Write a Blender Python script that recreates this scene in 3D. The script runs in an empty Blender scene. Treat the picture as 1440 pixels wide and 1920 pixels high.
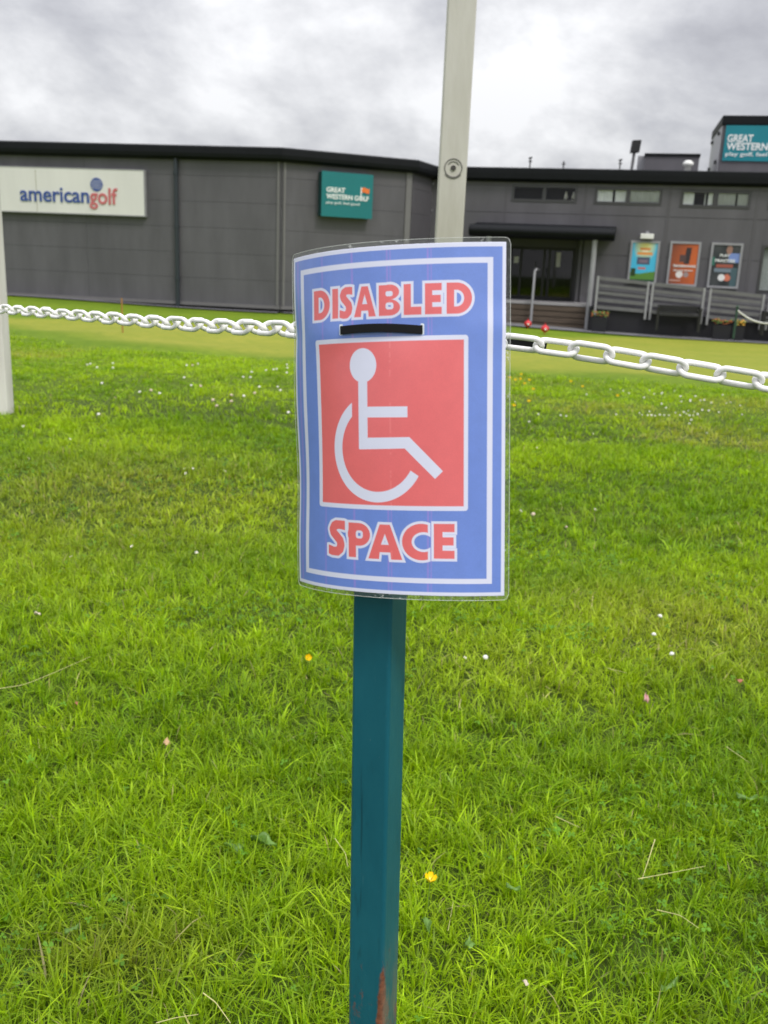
import bpy, bmesh, math, random
import numpy as np
from mathutils import Vector, Matrix

# ------------------------------------------------------------------ camera, world, sun
F = 1750.0; EYE = 1.25; ROLL = .042
PHI = math.atan(470 * math.cos(ROLL) / F)
R_ = np.array([1, 0, 0.]); FW = np.array([0, math.cos(PHI), -math.sin(PHI)]); U_ = np.array([0, math.sin(PHI), math.cos(PHI)])
RP = math.cos(ROLL) * R_ + math.sin(ROLL) * U_
UP = math.cos(ROLL) * U_ - math.sin(ROLL) * R_
CAM = np.array([0, 0, EYE])
sc = bpy.context.scene
cd = bpy.data.cameras.new('camera'); cam = bpy.data.objects.new('camera', cd); sc.collection.objects.link(cam)
m = Matrix(((RP[0], UP[0], -FW[0], 0), (RP[1], UP[1], -FW[1], 0), (RP[2], UP[2], -FW[2], EYE), (0, 0, 0, 1)))
cam.matrix_world = m
cd.sensor_fit = 'VERTICAL'; cd.sensor_height = 36; cd.sensor_width = 27
cd.lens = F / 1920 * 36
cd.clip_start = .05; cd.clip_end = 2000
cd.dof.use_dof = True; cd.dof.focus_distance = 1.12; cd.dof.aperture_fstop = cd.lens / 3.1
cd.dof.aperture_blades = 0
sc.camera = cam
sc.view_settings.view_transform = 'Standard'; sc.view_settings.look = 'None'
sc.view_settings.exposure = 0.3; sc.view_settings.gamma = 1
sc.render.film_transparent = False
sc.cycles.max_bounces = 8; sc.cycles.transparent_max_bounces = 12

SUN_EL = math.radians(52); SUN_AZ = math.radians(140)      # clockwise from +Y: from the right and behind the camera
w = bpy.data.worlds.new('World'); sc.world = w; w.use_nodes = True
nt = w.node_tree; N = nt.nodes; L = nt.links
bg = N['Background']; bg.inputs[1].default_value = .1
sky = N.new('ShaderNodeTexSky'); sky.sky_type = 'NISHITA'; sky.sun_disc = False
sky.sun_elevation = SUN_EL; sky.sun_rotation = SUN_AZ
tc = N.new('ShaderNodeTexCoord')
sx = N.new('ShaderNodeSeparateXYZ'); L.new(tc.outputs['Generated'], sx.inputs[0])
def mth(op, a, b=None, tree=nt, clamp=False):
    n = tree.nodes.new('ShaderNodeMath'); n.operation = op; n.use_clamp = clamp
    for i, v in enumerate((a, b)):
        if v is None: continue
        if isinstance(v, (int, float)): n.inputs[i].default_value = v
        else: tree.links.new(v, n.inputs[i])
    return n.outputs[0]
zc = mth('ADD', mth('MAXIMUM', sx.outputs[2], 0.0), .48)
px_ = mth('DIVIDE', sx.outputs[0], zc); py_ = mth('DIVIDE', sx.outputs[1], zc)
cx = N.new('ShaderNodeCombineXYZ'); L.new(px_, cx.inputs[0]); L.new(mth('MULTIPLY', py_, 1.0), cx.inputs[1])
def wnoise(scale, detail, rough, off, dist=0.):
    mp = N.new('ShaderNodeMapping'); L.new(cx.outputs[0], mp.inputs[0]); mp.inputs[1].default_value = off
    n = N.new('ShaderNodeTexNoise'); n.inputs['Scale'].default_value = scale; n.inputs['Detail'].default_value = detail
    n.inputs['Roughness'].default_value = rough; n.inputs['Distortion'].default_value = dist
    L.new(mp.outputs[0], n.inputs['Vector']); return n.outputs['Fac']
n1 = wnoise(2.5, 10, .60, (5.3, 2.7, 0.), .15)
n2 = wnoise(.9, 3, .5, (11.3, 2.2, 0.), .1)
cl = mth('ADD', mth('MULTIPLY', n1, .78), mth('MULTIPLY', n2, .32))
cr = N.new('ShaderNodeValToRGB'); L.new(cl, cr.inputs[0])
e = cr.color_ramp.elements
e[0].position = .45; e[0].color = (.37, .373, .405, 1)
e[1].position = .68; e[1].color = (.80, .803, .82, 1)
k = e.new(.525); k.color = (.475, .48, .51, 1)
k = e.new(.60); k.color = (.62, .624, .645, 1)
# a real overcast sky is brighter overhead than near the horizon
zen = mth('ADD', mth('MULTIPLY', mth('POWER', mth('MAXIMUM', sx.outputs[2], 0.0), 1.35), 2.3), .90)
zen = mth('ADD', zen, mth('MULTIPLY', mth('POWER', 2.718, mth('MULTIPLY', sx.outputs[2], -16.0)), .12))
vm = N.new('ShaderNodeVectorMath'); vm.operation = 'SCALE'; L.new(cr.outputs[0], vm.inputs[0]); L.new(mth('MULTIPLY', zen, 9.3), vm.inputs[3])
mx = N.new('ShaderNodeMix'); mx.data_type = 'RGBA'; mx.inputs[0].default_value = .95
L.new(sky.outputs[0], mx.inputs[6]); L.new(vm.outputs[0], mx.inputs[7]); L.new(mx.outputs[2], bg.inputs[0])

sd = bpy.data.lights.new('sun', 'SUN'); sd.energy = 1.5; sd.angle = math.radians(14); sd.color = (1, .95, .88)
sun = bpy.data.objects.new('sun', sd); sc.collection.objects.link(sun)
sdir = Vector((math.sin(SUN_AZ) * math.cos(SUN_EL), math.cos(SUN_AZ) * math.cos(SUN_EL), math.sin(SUN_EL)))
sun.rotation_euler = (-sdir).to_track_quat('-Z', 'Y').to_euler()

# ------------------------------------------------------------------ helpers
rng = np.random.default_rng(5); random.seed(5)
def ray(x, y): return (x - 720) / F * RP - (y - 960) / F * UP + FW
def atY(x, y, Y): d = ray(x, y); return CAM + d * Y / d[1]
def sstep(a, b, t): t = np.clip((t - a) / (b - a), 0, 1); return t * t * (3 - 2 * t)
def gz(X, Y):
    X = np.asarray(X, float); Y = np.asarray(Y, float)
    z = -.48 * sstep(4, 29, Y) + .13 * sstep(-5, -13, X) * sstep(12, 28, Y) - .22 * sstep(-2, 9, X) * sstep(10, 29, Y)
    z = z + (.018 * np.sin(X * 1.9 + .6 * Y) + .016 * np.sin(Y * 2.3 - X * .8 + 1.) + .03 * np.sin(.6 * X - .45 * Y)) * (1 - sstep(18, 27, Y)) * sstep(.6, 2, np.abs(Y) + np.abs(X))
    return z
def hit(x, y, up=0.0):
    d = ray(x, y); t = 1.0
    lo, hi = .5, 200.0
    for _ in range(60):
        md = (lo + hi) / 2; p = CAM + d * md
        if p[2] > gz(p[0], p[1]) + up: lo = md
        else: hi = md
    return CAM + d * lo
def tag(o, label=None, cat=None, group=None, kind=None):
    if label: o['label'] = label
    if cat: o['category'] = cat
    if group: o['group'] = group
    if kind: o['kind'] = kind
    return o
def empty(name, loc, label, cat, group=None):
    o = bpy.data.objects.new(name, None); sc.collection.objects.link(o); o.location = tuple(loc); o.empty_display_size = .1
    return tag(o, label, cat, group)
def srgb(r, g, b):
    return tuple((c / 255 / 12.92 if c <= 10 else ((c / 255 + .055) / 1.055) ** 2.4) for c in (r, g, b))
def vnoise(x, y, seed=0):
    rs = np.random.default_rng(seed); T = rs.random((64, 64))
    xi = np.floor(x).astype(int); yi = np.floor(y).astype(int); fx = x - xi; fy = y - yi
    fx = fx * fx * (3 - 2 * fx); fy = fy * fy * (3 - 2 * fy)
    a = T[xi % 64, yi % 64]; b = T[(xi + 1) % 64, yi % 64]; c = T[xi % 64, (yi + 1) % 64]; d = T[(xi + 1) % 64, (yi + 1) % 64]
    return (a * (1 - fx) + b * fx) * (1 - fy) + (c * (1 - fx) + d * fx) * fy
def fbm(x, y, seed=0, o=3):
    s = 0; a = .5; t = 0
    for i in range(o): s = s + a * vnoise(x * 2 ** i + 7.3 * i, y * 2 ** i + 3.1 * i, seed + i); t += a; a *= .5
    return s / t

class MB:
    def __init__(s): s.v = []; s.f = []; s.o = np.zeros(3)
    def add(s, vs, fs):
        k = len(s.v); s.v += [tuple(map(float, p)) for p in vs]; s.f += [tuple(i + k for i in f) for f in fs]; return s
    def hexa(s, p):   # 8 points: bottom ring 0-3, top ring 4-7
        return s.add(p, [(0, 3, 2, 1), (4, 5, 6, 7), (0, 1, 5, 4), (1, 2, 6, 5), (2, 3, 7, 6), (3, 0, 4, 7)])
    def box(s, a, b):
        x0, y0, z0 = a; x1, y1, z1 = b
        return s.hexa([(x0, y0, z0), (x1, y0, z0), (x1, y1, z0), (x0, y1, z0), (x0, y0, z1), (x1, y0, z1), (x1, y1, z1), (x0, y1, z1)])
    def fbox(s, fc, s0, s1, z0, z1, d0, d1):
        return s.hexa([fc.at(s0, z0, d1), fc.at(s1, z0, d1), fc.at(s1, z0, d0), fc.at(s0, z0, d0), fc.at(s0, z1, d1), fc.at(s1, z1, d1), fc.at(s1, z1, d0), fc.at(s0, z1, d0)])
    def tube(s, path, r, n=10, closed=False, caps=True):
        P = [np.array(p, float) for p in path]; m_ = len(P); vs = []; fs = []
        rr = r if hasattr(r, '__len__') else [r] * m_
        up = None
        for i in range(m_):
            if closed: t = P[(i + 1) % m_] - P[i - 1]
            else: t = P[min(i + 1, m_ - 1)] - P[max(i - 1, 0)]
            t = t / (np.linalg.norm(t) + 1e-12)
            if up is None:
                up = np.cross(t, [0, 0, 1.]) if abs(t[2]) < .9 else np.cross(t, [1., 0, 0])
            up = up - t * (up @ t); up = up / np.linalg.norm(up); b = np.cross(t, up)
            for k in range(n):
                a = 2 * math.pi * k / n; vs.append(P[i] + rr[i] * (math.cos(a) * up + math.sin(a) * b))
        for i in range(m_ if closed else m_ - 1):
            j = (i + 1) % m_
            for k in range(n):
                k2 = (k + 1) % n; fs.append((i * n + k, i * n + k2, j * n + k2, j * n + k))
        if caps and not closed:      # caps on their own vertices, so that smooth sides keep their normals
            k0 = len(vs); vs += [v.copy() for v in vs[:n]] + [v.copy() for v in vs[(m_ - 1) * n:m_ * n]]
            fs.append(tuple(range(k0, k0 + n))[::-1]); fs.append(tuple(range(k0 + n, k0 + 2 * n)))
        return s.add(vs, fs)
    def cyl(s, a, b, r, n=16, r2=None): return s.tube([a, b], [r, r if r2 is None else r2], n)
    def lathe(s, c, prof, n=16):
        vs = []; fs = []
        for (r, z) in prof:
            for k in range(n):
                a = 2 * math.pi * k / n; vs.append((c[0] + r * math.cos(a), c[1] + r * math.sin(a), c[2] + z))
        for i in range(len(prof) - 1):
            for k in range(n):
                k2 = (k + 1) % n; fs.append((i * n + k, i * n + k2, (i + 1) * n + k2, (i + 1) * n + k))
        fs.append(tuple(range(n))[::-1]); fs.append(tuple((len(prof) - 1) * n + k for k in range(n)))
        return s.add(vs, fs)
    def build(s, name, mat, parent=None, smooth=False, bevel=0, origin=None, seg=2):
        me = bpy.data.meshes.new(name)
        o_ = np.zeros(3) if origin is None else np.array(origin, float)
        if origin is None and parent is not None: o_ = np.array(parent_world(parent))
        elif origin is None and s.v:
            a = np.array(s.v); o_ = np.array([(a[:, 0].min() + a[:, 0].max()) / 2, (a[:, 1].min() + a[:, 1].max()) / 2, a[:, 2].min()])
        me.from_pydata([tuple(np.array(p) - o_) for p in s.v], [], s.f); me.validate(); me.update()
        bm = bmesh.new(); bm.from_mesh(me); bmesh.ops.recalc_face_normals(bm, faces=bm.faces); bm.to_mesh(me); bm.free()
        if smooth:
            for p in me.polygons: p.use_smooth = True
        ob = bpy.data.objects.new(name, me); sc.collection.objects.link(ob)
        if mat: me.materials.append(mat)
        pw = np.array(parent_world(parent)) if parent is not None else np.zeros(3)
        ob.location = tuple(o_ - pw)
        if parent is not None: ob.parent = parent
        if bevel:
            b = ob.modifiers.new('bevel', 'BEVEL'); b.width = bevel; b.segments = seg; b.limit_method = 'ANGLE'; b.angle_limit = math.radians(35)
        if smooth == 'auto' or bevel:
            for p in me.polygons: p.use_smooth = True
            wn = ob.modifiers.new('wn', 'WEIGHTED_NORMAL'); wn.keep_sharp = True
        return ob
def parent_world(o):
    v = Vector((0, 0, 0))
    while o is not None: v = v + o.location; o = o.parent
    return v

# ---- materials
def mat(name, col, rough=.6, var=0., vscale=3., bump=0., bscale=40., metal=0., spec=.5, coat=0., col2=None, dirt=None, stretch=None):
    m_ = bpy.data.materials.new(name); m_.use_nodes = True; t = m_.node_tree; b = t.nodes['Principled BSDF']
    b.inputs['Base Color'].default_value = (*col, 1); b.inputs['Roughness'].default_value = rough
    b.inputs['Metallic'].default_value = metal; b.inputs['Specular IOR Level'].default_value = spec
    b.inputs['Coat Weight'].default_value = coat; b.inputs['Coat Roughness'].default_value = .12
    if var or bump or col2:
        c = t.nodes.new('ShaderNodeTexCoord'); vec = c.outputs['Object']
        if stretch:
            mp = t.nodes.new('ShaderNodeMapping'); mp.inputs[3].default_value = stretch; t.links.new(vec, mp.inputs[0]); vec = mp.outputs[0]
    if var or col2:
        n = t.nodes.new('ShaderNodeTexNoise'); n.inputs['Scale'].default_value = vscale; n.inputs['Detail'].default_value = 6; n.inputs['Roughness'].default_value = .6
        t.links.new(vec, n.inputs['Vector'])
        r = t.nodes.new('ShaderNodeValToRGB'); t.links.new(n.outputs['Fac'], r.inputs[0])
        a_ = [min(1, c_ * (1 - var)) for c_ in col]; b_ = [min(1, c_ * (1 + var)) for c_ in (col2 or col)]
        r.color_ramp.elements[0].position = .32; r.color_ramp.elements[1].position = .68
        r.color_ramp.elements[0].color = (*a_, 1); r.color_ramp.elements[1].color = (*b_, 1)
        t.links.new(r.outputs[0], b.inputs['Base Color'])
    if bump:
        n = t.nodes.new('ShaderNodeTexNoise'); n.inputs['Scale'].default_value = bscale; n.inputs['Detail'].default_value = 5
        t.links.new(vec, n.inputs['Vector'])
        bp = t.nodes.new('ShaderNodeBump'); bp.inputs['Strength'].default_value = bump; bp.inputs['Distance'].default_value = .01
        t.links.new(n.outputs['Fac'], bp.inputs['Height']); t.links.new(bp.outputs[0], b.inputs['Normal'])
    return m_
def vcmat(name, attr, rough=.6, coat=0., bumpscale=None, bump=.1, coatrough=.12):
    m_ = bpy.data.materials.new(name); m_.use_nodes = True; t = m_.node_tree; b = t.nodes['Principled BSDF']
    a = t.nodes.new('ShaderNodeAttribute'); a.attribute_name = attr; t.links.new(a.outputs['Color'], b.inputs['Base Color'])
    b.inputs['Roughness'].default_value = rough; b.inputs['Coat Weight'].default_value = coat; b.inputs['Coat Roughness'].default_value = coatrough
    if bumpscale:
        c = t.nodes.new('ShaderNodeTexCoord')
        n = t.nodes.new('ShaderNodeTexNoise'); n.inputs['Scale'].default_value = bumpscale; n.inputs['Detail'].default_value = 4
        mp = t.nodes.new('ShaderNodeMapping'); mp.inputs[3].default_value = (1, 1, .35); t.links.new(c.outputs['Object'], mp.inputs[0])
        t.links.new(mp.outputs[0], n.inputs['Vector'])
        bp = t.nodes.new('ShaderNodeBump'); bp.inputs['Strength'].default_value = bump; bp.inputs['Distance'].default_value = .002
        t.links.new(n.outputs['Fac'], bp.inputs['Height'])
        t.links.new(bp.outputs[0], b.inputs['Coat Normal'])
    return m_
M = {}
M['panel'] = mat('grey_cladding', (.095, .091, .103), .5, .15, 1.3, .05, 5, stretch=(1.2, 1.2, .3))
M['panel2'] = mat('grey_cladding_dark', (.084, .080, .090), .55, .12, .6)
M['joint'] = mat('dark_joint', (.060, .058, .063), .7)
M['fascia'] = mat('dark_fascia_metal', (.005, .006, .008), .6, .2, 2, spec=.2)
M['trim'] = mat('grey_trim', (.15, .145, .148), .45, .06, 2)
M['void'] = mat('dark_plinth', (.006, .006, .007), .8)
M['pipe'] = mat('dark_pipe', (.022, .03, .038), .4)
M['frame'] = mat('window_frame_grey', (.05, .05, .053), .4)
M['galv'] = mat('galvanised_steel', (.135, .135, .142), .5, .12, 4)
M['lgrey'] = mat('light_grey_metal', (.29, .29, .31), .45, .08, 3)
M['white'] = mat('white_painted_metal', (.75, .75, .72), .4, .05, 3)
M['signwhite'] = mat('weathered_white_board', (.66, .65, .63), .5, .06, .9, stretch=(1, 1, .25))
M['teal'] = mat('teal_board', (.008, .165, .175), .35, .05, 1)
M['teal2'] = mat('teal_banner', (.004, .20, .25), .35, .05, 1)
M['tealedge'] = mat('teal_edge', (.005, .05, .055), .4)
M['text'] = mat('white_lettering', (.8, .82, .82), .45)
M['blue'] = mat('blue_lettering', (.035, .075, .28), .45)
M['red'] = mat('red_lettering', (.52, .13, .14), .45)
M['orange'] = mat('orange_flag', (.75, .17, .03), .5)
M['curtain'] = mat('pale_curtain', (.60, .64, .63), .8, .18, 6, stretch=(8, 8, .6))
M['louvre'] = mat('louvre_blind', (.34, .38, .37), .6)
M['timber'] = mat('brown_sleeper', (.085, .062, .045), .8, .3, 4, .3, 30, stretch=(.4, .4, 4))
M['deck'] = mat('deck_edge', (.30, .29, .30), .7, .1, 3)
M['black'] = mat('black_metal', (.010, .010, .011), .45)
M['bench'] = mat('black_bench', (.013, .013, .015), .45, .2, 10)
M['rampwall'] = mat('dark_painted_wall', (.008, .008, .012), .7, .2, 2)
M['redplastic'] = mat('red_plastic', (.62, .02, .03), .35)
M['rubber'] = mat('grey_path', (.16, .16, .17), .85, .15, 5, .2, 30)
M['chain'] = mat('white_plastic_chain', (.87, .86, .845), .6, .05, 90, .04, 300, spec=.3)
M['strap'] = mat('black_nylon', (.003, .003, .0035), .4, spec=.25)
M['post'] = mat('weathered_white_post', (.50, .48, .41), .72, .10, 5, .12, 60, col2=(.56, .545, .50), stretch=(1, 1, .2))
M['postl'] = mat('weathered_white_post_low', (.62, .60, .55), .72, .10, 5, .12, 60, col2=(.68, .66, .63), stretch=(1, 1, .2))
M['ring'] = mat('knot_ring', (.17, .165, .15), .7)
M['bolt'] = mat('rusty_bolt', (.05, .045, .04), .6)
M['terra'] = mat('flower_orange', (.42, .13, .03), .6)
M['yellow'] = mat('buttercup_petal', (.88, .60, .004), .25)
M['ycentre'] = mat('flower_centre', (.62, .50, .02), .6)
M['petal'] = mat('white_petal', (.82, .80, .76), .55)
M['clover_fl'] = mat('faded_clover_head', (.62, .50, .38), .7, .2, 200)
M['stem'] = mat('flower_stem', (.16, .26, .04), .5)
M['straw'] = mat('pale_straw', (.60, .56, .24), .5, .15, 30)
M['dryleaf'] = mat('dry_leaf', (.50, .33, .17), .65, .25, 60, .3, 120)
M['palleaf'] = mat('pale_dry_leaf', (.55, .48, .36), .65, .25, 60)
M['redleaf'] = mat('reddish_leaf', (.42, .14, .10), .6, .3, 60)
M['pinkfl'] = mat('pink_leaf', (.50, .27, .25), .6, .25, 60)
M['green_leaf'] = mat('broad_leaf', (.11, .22, .03), .45, .2, 40)
def glassmat(name, tint=.55, rough=.03):
    m_ = bpy.data.materials.new(name); m_.use_nodes = True; t = m_.node_tree; t.nodes.remove(t.nodes['Principled BSDF'])
    tr = t.nodes.new('ShaderNodeBsdfTransparent'); tr.inputs[0].default_value = (tint, tint, tint, 1)
    g = t.nodes.new('ShaderNodeBsdfGlossy'); g.inputs['Roughness'].default_value = rough
    f = t.nodes.new('ShaderNodeFresnel'); f.inputs[0].default_value = 1.5
    x = t.nodes.new('ShaderNodeMixShader'); t.links.new(f.outputs[0], x.inputs[0]); t.links.new(tr.outputs[0], x.inputs[1]); t.links.new(g.outputs[0], x.inputs[2])
    t.links.new(x.outputs[0], t.nodes['Material Output'].inputs[0]); return m_
M['glass'] = glassmat('window_glass', .95)
M['doorglass'] = glassmat('door_glass', .35)

# ------------------------------------------------------------------ terrain
def add_mesh_np(name, V, faces, nper, mat_, smooth=True, attr=None):
    me = bpy.data.meshes.new(name)
    nf = len(faces); me.vertices.add(len(V)); me.vertices.foreach_set('co', np.ascontiguousarray(V, dtype=np.float32).ravel())
    fl = np.ascontiguousarray(faces, dtype=np.int32).ravel()
    me.loops.add(len(fl)); me.loops.foreach_set('vertex_index', fl)
    me.polygons.add(nf); me.polygons.foreach_set('loop_start', np.arange(nf, dtype=np.int32) * nper)
    me.polygons.foreach_set('loop_total', np.full(nf, nper, dtype=np.int32))
    if smooth: me.polygons.foreach_set('use_smooth', np.ones(nf, dtype=bool))
    me.update(calc_edges=True)
    if attr is not None:
        a = me.color_attributes.new('tint', 'FLOAT_COLOR', 'POINT'); c = np.ones((len(V), 4), np.float32); c[:, :3] = attr; a.data.foreach_set('color', c.ravel())
    ob = bpy.data.objects.new(name, me); sc.collection.objects.link(ob); me.materials.append(mat_)
    return ob
def lawnmat(name, c1, c2, c3, soil=None, fringe=None):
    m_ = bpy.data.materials.new(name); m_.use_nodes = True; t = m_.node_tree; b = t.nodes['Principled BSDF']; b.inputs['Roughness'].default_value = .85
    b.inputs['Specular IOR Level'].default_value = .15
    g = t.nodes.new('ShaderNodeNewGeometry')
    def no(sc_, d, stretch=(1, 1, 1)):
        mp = t.nodes.new('ShaderNodeMapping'); mp.inputs[3].default_value = stretch; t.links.new(g.outputs['Position'], mp.inputs[0])
        n = t.nodes.new('ShaderNodeTexNoise'); n.inputs['Scale'].default_value = sc_; n.inputs['Detail'].default_value = d; n.inputs['Roughness'].default_value = .62
        t.links.new(mp.outputs[0], n.inputs['Vector']); return n.outputs['Fac']
    def mix(f, a, b_):
        x = t.nodes.new('ShaderNodeMix'); x.data_type = 'RGBA'; t.links.new(f, x.inputs[0])
        for i, v in ((6, a), (7, b_)):
            if isinstance(v, tuple): x.inputs[i].default_value = (*v, 1)
            else: t.links.new(v, x.inputs[i])
        return x.outputs[2]
    def ramp(f, a, b_):
        r = t.nodes.new('ShaderNodeMapRange'); t.links.new(f, r.inputs[0]); r.inputs[1].default_value = a; r.inputs[2].default_value = b_; return r.outputs[0]
    base = mix(ramp(no(.55, 5), .38, .62), c1, c2)
    base = mix(ramp(no(6, 6), .42, .75), base, c3)
    if soil:
        s = t.nodes.new('ShaderNodeSeparateXYZ'); t.links.new(g.outputs['Position'], s.inputs[0])
        base = mix(ramp(s.outputs[1], 7.5, 12.5), soil, base)
    if fringe:
        at_ = t.nodes.new('ShaderNodeAttribute'); at_.attribute_name = 'tint'
        lw = mix(ramp(no(.55, 5), .38, .62), *fringe[:2]); lw = mix(ramp(no(6, 6), .42, .75), lw, fringe[2]); base = mix(at_.outputs['Fac'], lw, base)
    t.links.new(base, b.inputs['Base Color'])
    bp = t.nodes.new('ShaderNodeBump'); bp.inputs['Strength'].default_value = .6; bp.inputs['Distance'].default_value = .03
    t.links.new(no(14, 8), bp.inputs['Height']); t.links.new(bp.outputs[0], b.inputs['Normal'])
    return m_
LW = ((.125, .20, .009), (.170, .245, .014), (.080, .15, .008))
M['lawn'] = lawnmat('lawn_surface', *LW, soil=(.055, .085, .011))
M['green'] = lawnmat('putting_green_turf', (.235, .262, .030), (.285, .288, .040), (.185, .235, .024), fringe=LW)
xs = np.unique(np.concatenate([np.linspace(-400, -30, 24), np.linspace(-30, 30, 161), np.linspace(30, 400, 24)]))
ys = np.unique(np.concatenate([np.linspace(-60, 0, 14), np.linspace(0, 10, 51), np.linspace(10, 40, 76), np.linspace(40, 900, 30)]))
GX, GY = np.meshgrid(xs, ys); nx = len(xs); ny = len(ys)
V = np.stack([GX.ravel(), GY.ravel(), gz(GX, GY).ravel() - .006], 1)
ii = (np.arange(ny - 1)[:, None] * nx + np.arange(nx - 1)[None]).ravel()
tag(add_mesh_np('ground', V, np.stack([ii, ii + 1, ii + nx + 1, ii + nx], 1), 4, M['lawn']), kind='structure')
# putting green: outline read off as points on the ground
out = [hit(x, y)[:2] for x, y in [(-260, 606), (-60, 609), (40, 621), (90, 633), (155, 647), (253, 653), (389, 664), (554, 676), (760, 690), (951, 699), (1072, 705), (1284, 716), (1440, 727), (1700, 745), (1700, 655), (1440, 641), (1284, 633), (1107, 627), (965, 628), (800, 622), (560, 611), (300, 601), (60, 594), (-260, 586)]]
out = np.array(out)
def inside(P, poly):
    x, y = P[:, 0], P[:, 1]; c = np.zeros(len(P), bool); n = len(poly)
    for i in range(n):
        x1, y1 = poly[i]; x2, y2 = poly[(i + 1) % n]
        cnd = ((y1 > y) != (y2 > y)) & (x < (x2 - x1) * (y - y1) / (y2 - y1 + 1e-12) + x1); c ^= cnd
    return c
gx = np.arange(out[:, 0].min(), out[:, 0].max(), .12); gy = np.arange(out[:, 1].min(), out[:, 1].max(), .12)
QX, QY = np.meshgrid(gx, gy); P = np.stack([QX.ravel(), QY.ravel()], 1)
P2 = P + .1 * np.stack([np.sin(P[:, 1] * 3.1) + np.sin(P[:, 0] * 5), np.sin(P[:, 0] * 2.3)], 1)
ins = inside(P2, out).reshape(QX.shape)
cell = ins[:-1, :-1] & ins[1:, :-1] & ins[:-1, 1:] & ins[1:, 1:]
ii = (np.arange(len(gy) - 1)[:, None] * len(gx) + np.arange(len(gx) - 1)[None])[cell]
V = np.stack([P[:, 0], P[:, 1], gz(P[:, 0], P[:, 1]) + .004], 1)
fa = np.stack([ii, ii + 1, ii + len(gx) + 1, ii + len(gx)], 1)
us, inv = np.unique(fa.ravel(), return_inverse=True)
Vu = V[us]; dm = np.full(len(Vu), 1e9)
for i in range(len(out)):
    a, b = out[i], out[(i + 1) % len(out)]; ab = b - a; tt = np.clip(((Vu[:, :2] - a) @ ab) / (ab @ ab), 0, 1); dm = np.minimum(dm, np.linalg.norm(Vu[:, :2] - a - tt[:, None] * ab, axis=1))
ed = sstep(.0, 1.3, dm - .35 + .45 * fbm(Vu[:, 0] * 1.3, Vu[:, 1] * 1.3, 88, 3))
Vu[:, 2] -= .022 * (1 - sstep(.0, .45, dm))
tag(add_mesh_np('putting_green', Vu, inv.reshape(-1, 4), 4, M['green'], attr=np.repeat(ed[:, None], 3, 1)), kind='structure')

# ------------------------------------------------------------------ building geometry
class Facade:
    def __init__(s, A, B):
        s.A = np.array(A, float); s.B = np.array(B, float); d = s.B - s.A; s.L = np.linalg.norm(d); s.t = d / s.L
        s.n = np.array([s.t[1], -s.t[0]])       # outward, towards the camera
        if s.n @ (-s.A) < 0: s.n = -s.n
    def at(s, q, z, d=0.): p = s.A + s.t * q + s.n * d; return np.array([p[0], p[1], z])
    def px(s, x, y, d=0.):
        r = ray(x, y); a = s.A + s.n * d
        k = (a @ s.n) / (r[:2] @ s.n); p = CAM + r * k
        return float((p[:2] - a) @ s.t), float(p[2])
def plan(x, Y, y=430): return atY(x, y, Y)[:2]
A0 = plan(-420, 33.1); A1 = plan(527, 30.4); B0 = plan(768, 32.3); C0 = plan(806, 34.1); E0 = plan(1800, 30.2)
FL, FB, FR, FC = Facade(A0, A1), Facade(A1, B0), Facade(B0, C0), Facade(C0, E0)
ZE = 4.46       # top of the eaves
def sweep(mb, path, prof):
    n = len(path); P = [np.array(p, float) for p in path]; ring = []
    for i in range(n):
        ts = []
        if i > 0: d = P[i] - P[i - 1]; ts.append(d / np.linalg.norm(d))
        if i < n - 1: d = P[i + 1] - P[i]; ts.append(d / np.linalg.norm(d))
        ns = [np.array([t[1], -t[0]]) for t in ts]
        nn = sum(ns); nn = nn / np.linalg.norm(nn); nn = nn / max(.35, nn @ ns[0])
        ring.append([(P[i][0] + nn[0] * d, P[i][1] + nn[1] * d, z) for d, z in prof])
    k = len(prof); vs = sum(ring, []); fs = []
    for i in range(n - 1):
        for j in range(k):
            j2 = (j + 1) % k; fs.append((i * k + j, i * k + j2, (i + 1) * k + j2, (i + 1) * k + j))
    fs.append(tuple(range(k))); fs.append(tuple((n - 1) * k + j for j in range(k))[::-1]); mb.add(vs, fs)
def panels(mb, fc, s0, s1, z0, z1, cols, rows, holes=(), gap=.007, d=.03):
    """cladding panels between column lines, split round rectangular holes"""
    cs = [s0] + [c for c in cols if s0 < c < s1] + [s1]; rs = [z0] + [r for r in rows if z0 < r < z1] + [z1]
    for h in holes: cs += [h[0], h[1]]; rs += [h[2], h[3]]
    cs = sorted(set(c for c in cs if s0 <= c <= s1)); rs = sorted(set(r for r in rs if z0 <= r <= z1))
    hs = [(h[0], h[1], h[2], h[3]) for h in holes]
    for a, b in zip(cs[:-1], cs[1:]):
        for c, d_ in zip(rs[:-1], rs[1:]):
            if b - a < .01 or d_ - c < .01: continue
            mx_, mz = (a + b) / 2, (c + d_) / 2
            if any(h[0] < mx_ < h[1] and h[2] < mz < h[3] for h in hs): continue
            ga = gap / 2 if a in cols or a == s0 else 0; gb = gap / 2 if b in cols else 0
            gc = gap / 2 if c in rows else 0; gd = gap / 2 if d_ in rows else 0
            mb.fbox(fc, a + ga, b - gb, c + gc, d_ - gd, 0, d)
eave = [(-.3, ZE - .40), (.10, ZE - .40), (.20, ZE - .38), (.27, ZE - .32), (.29, ZE - .22), (.285, ZE - .04), (.24, ZE), (-.3, ZE)]
eave2 = [(-.3, ZE - .44), (.10, ZE - .44), (.20, ZE - .41), (.26, ZE - .35), (.27, ZE - .17), (.268, ZE - .03), (.23, ZE), (-.3, ZE)]

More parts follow.
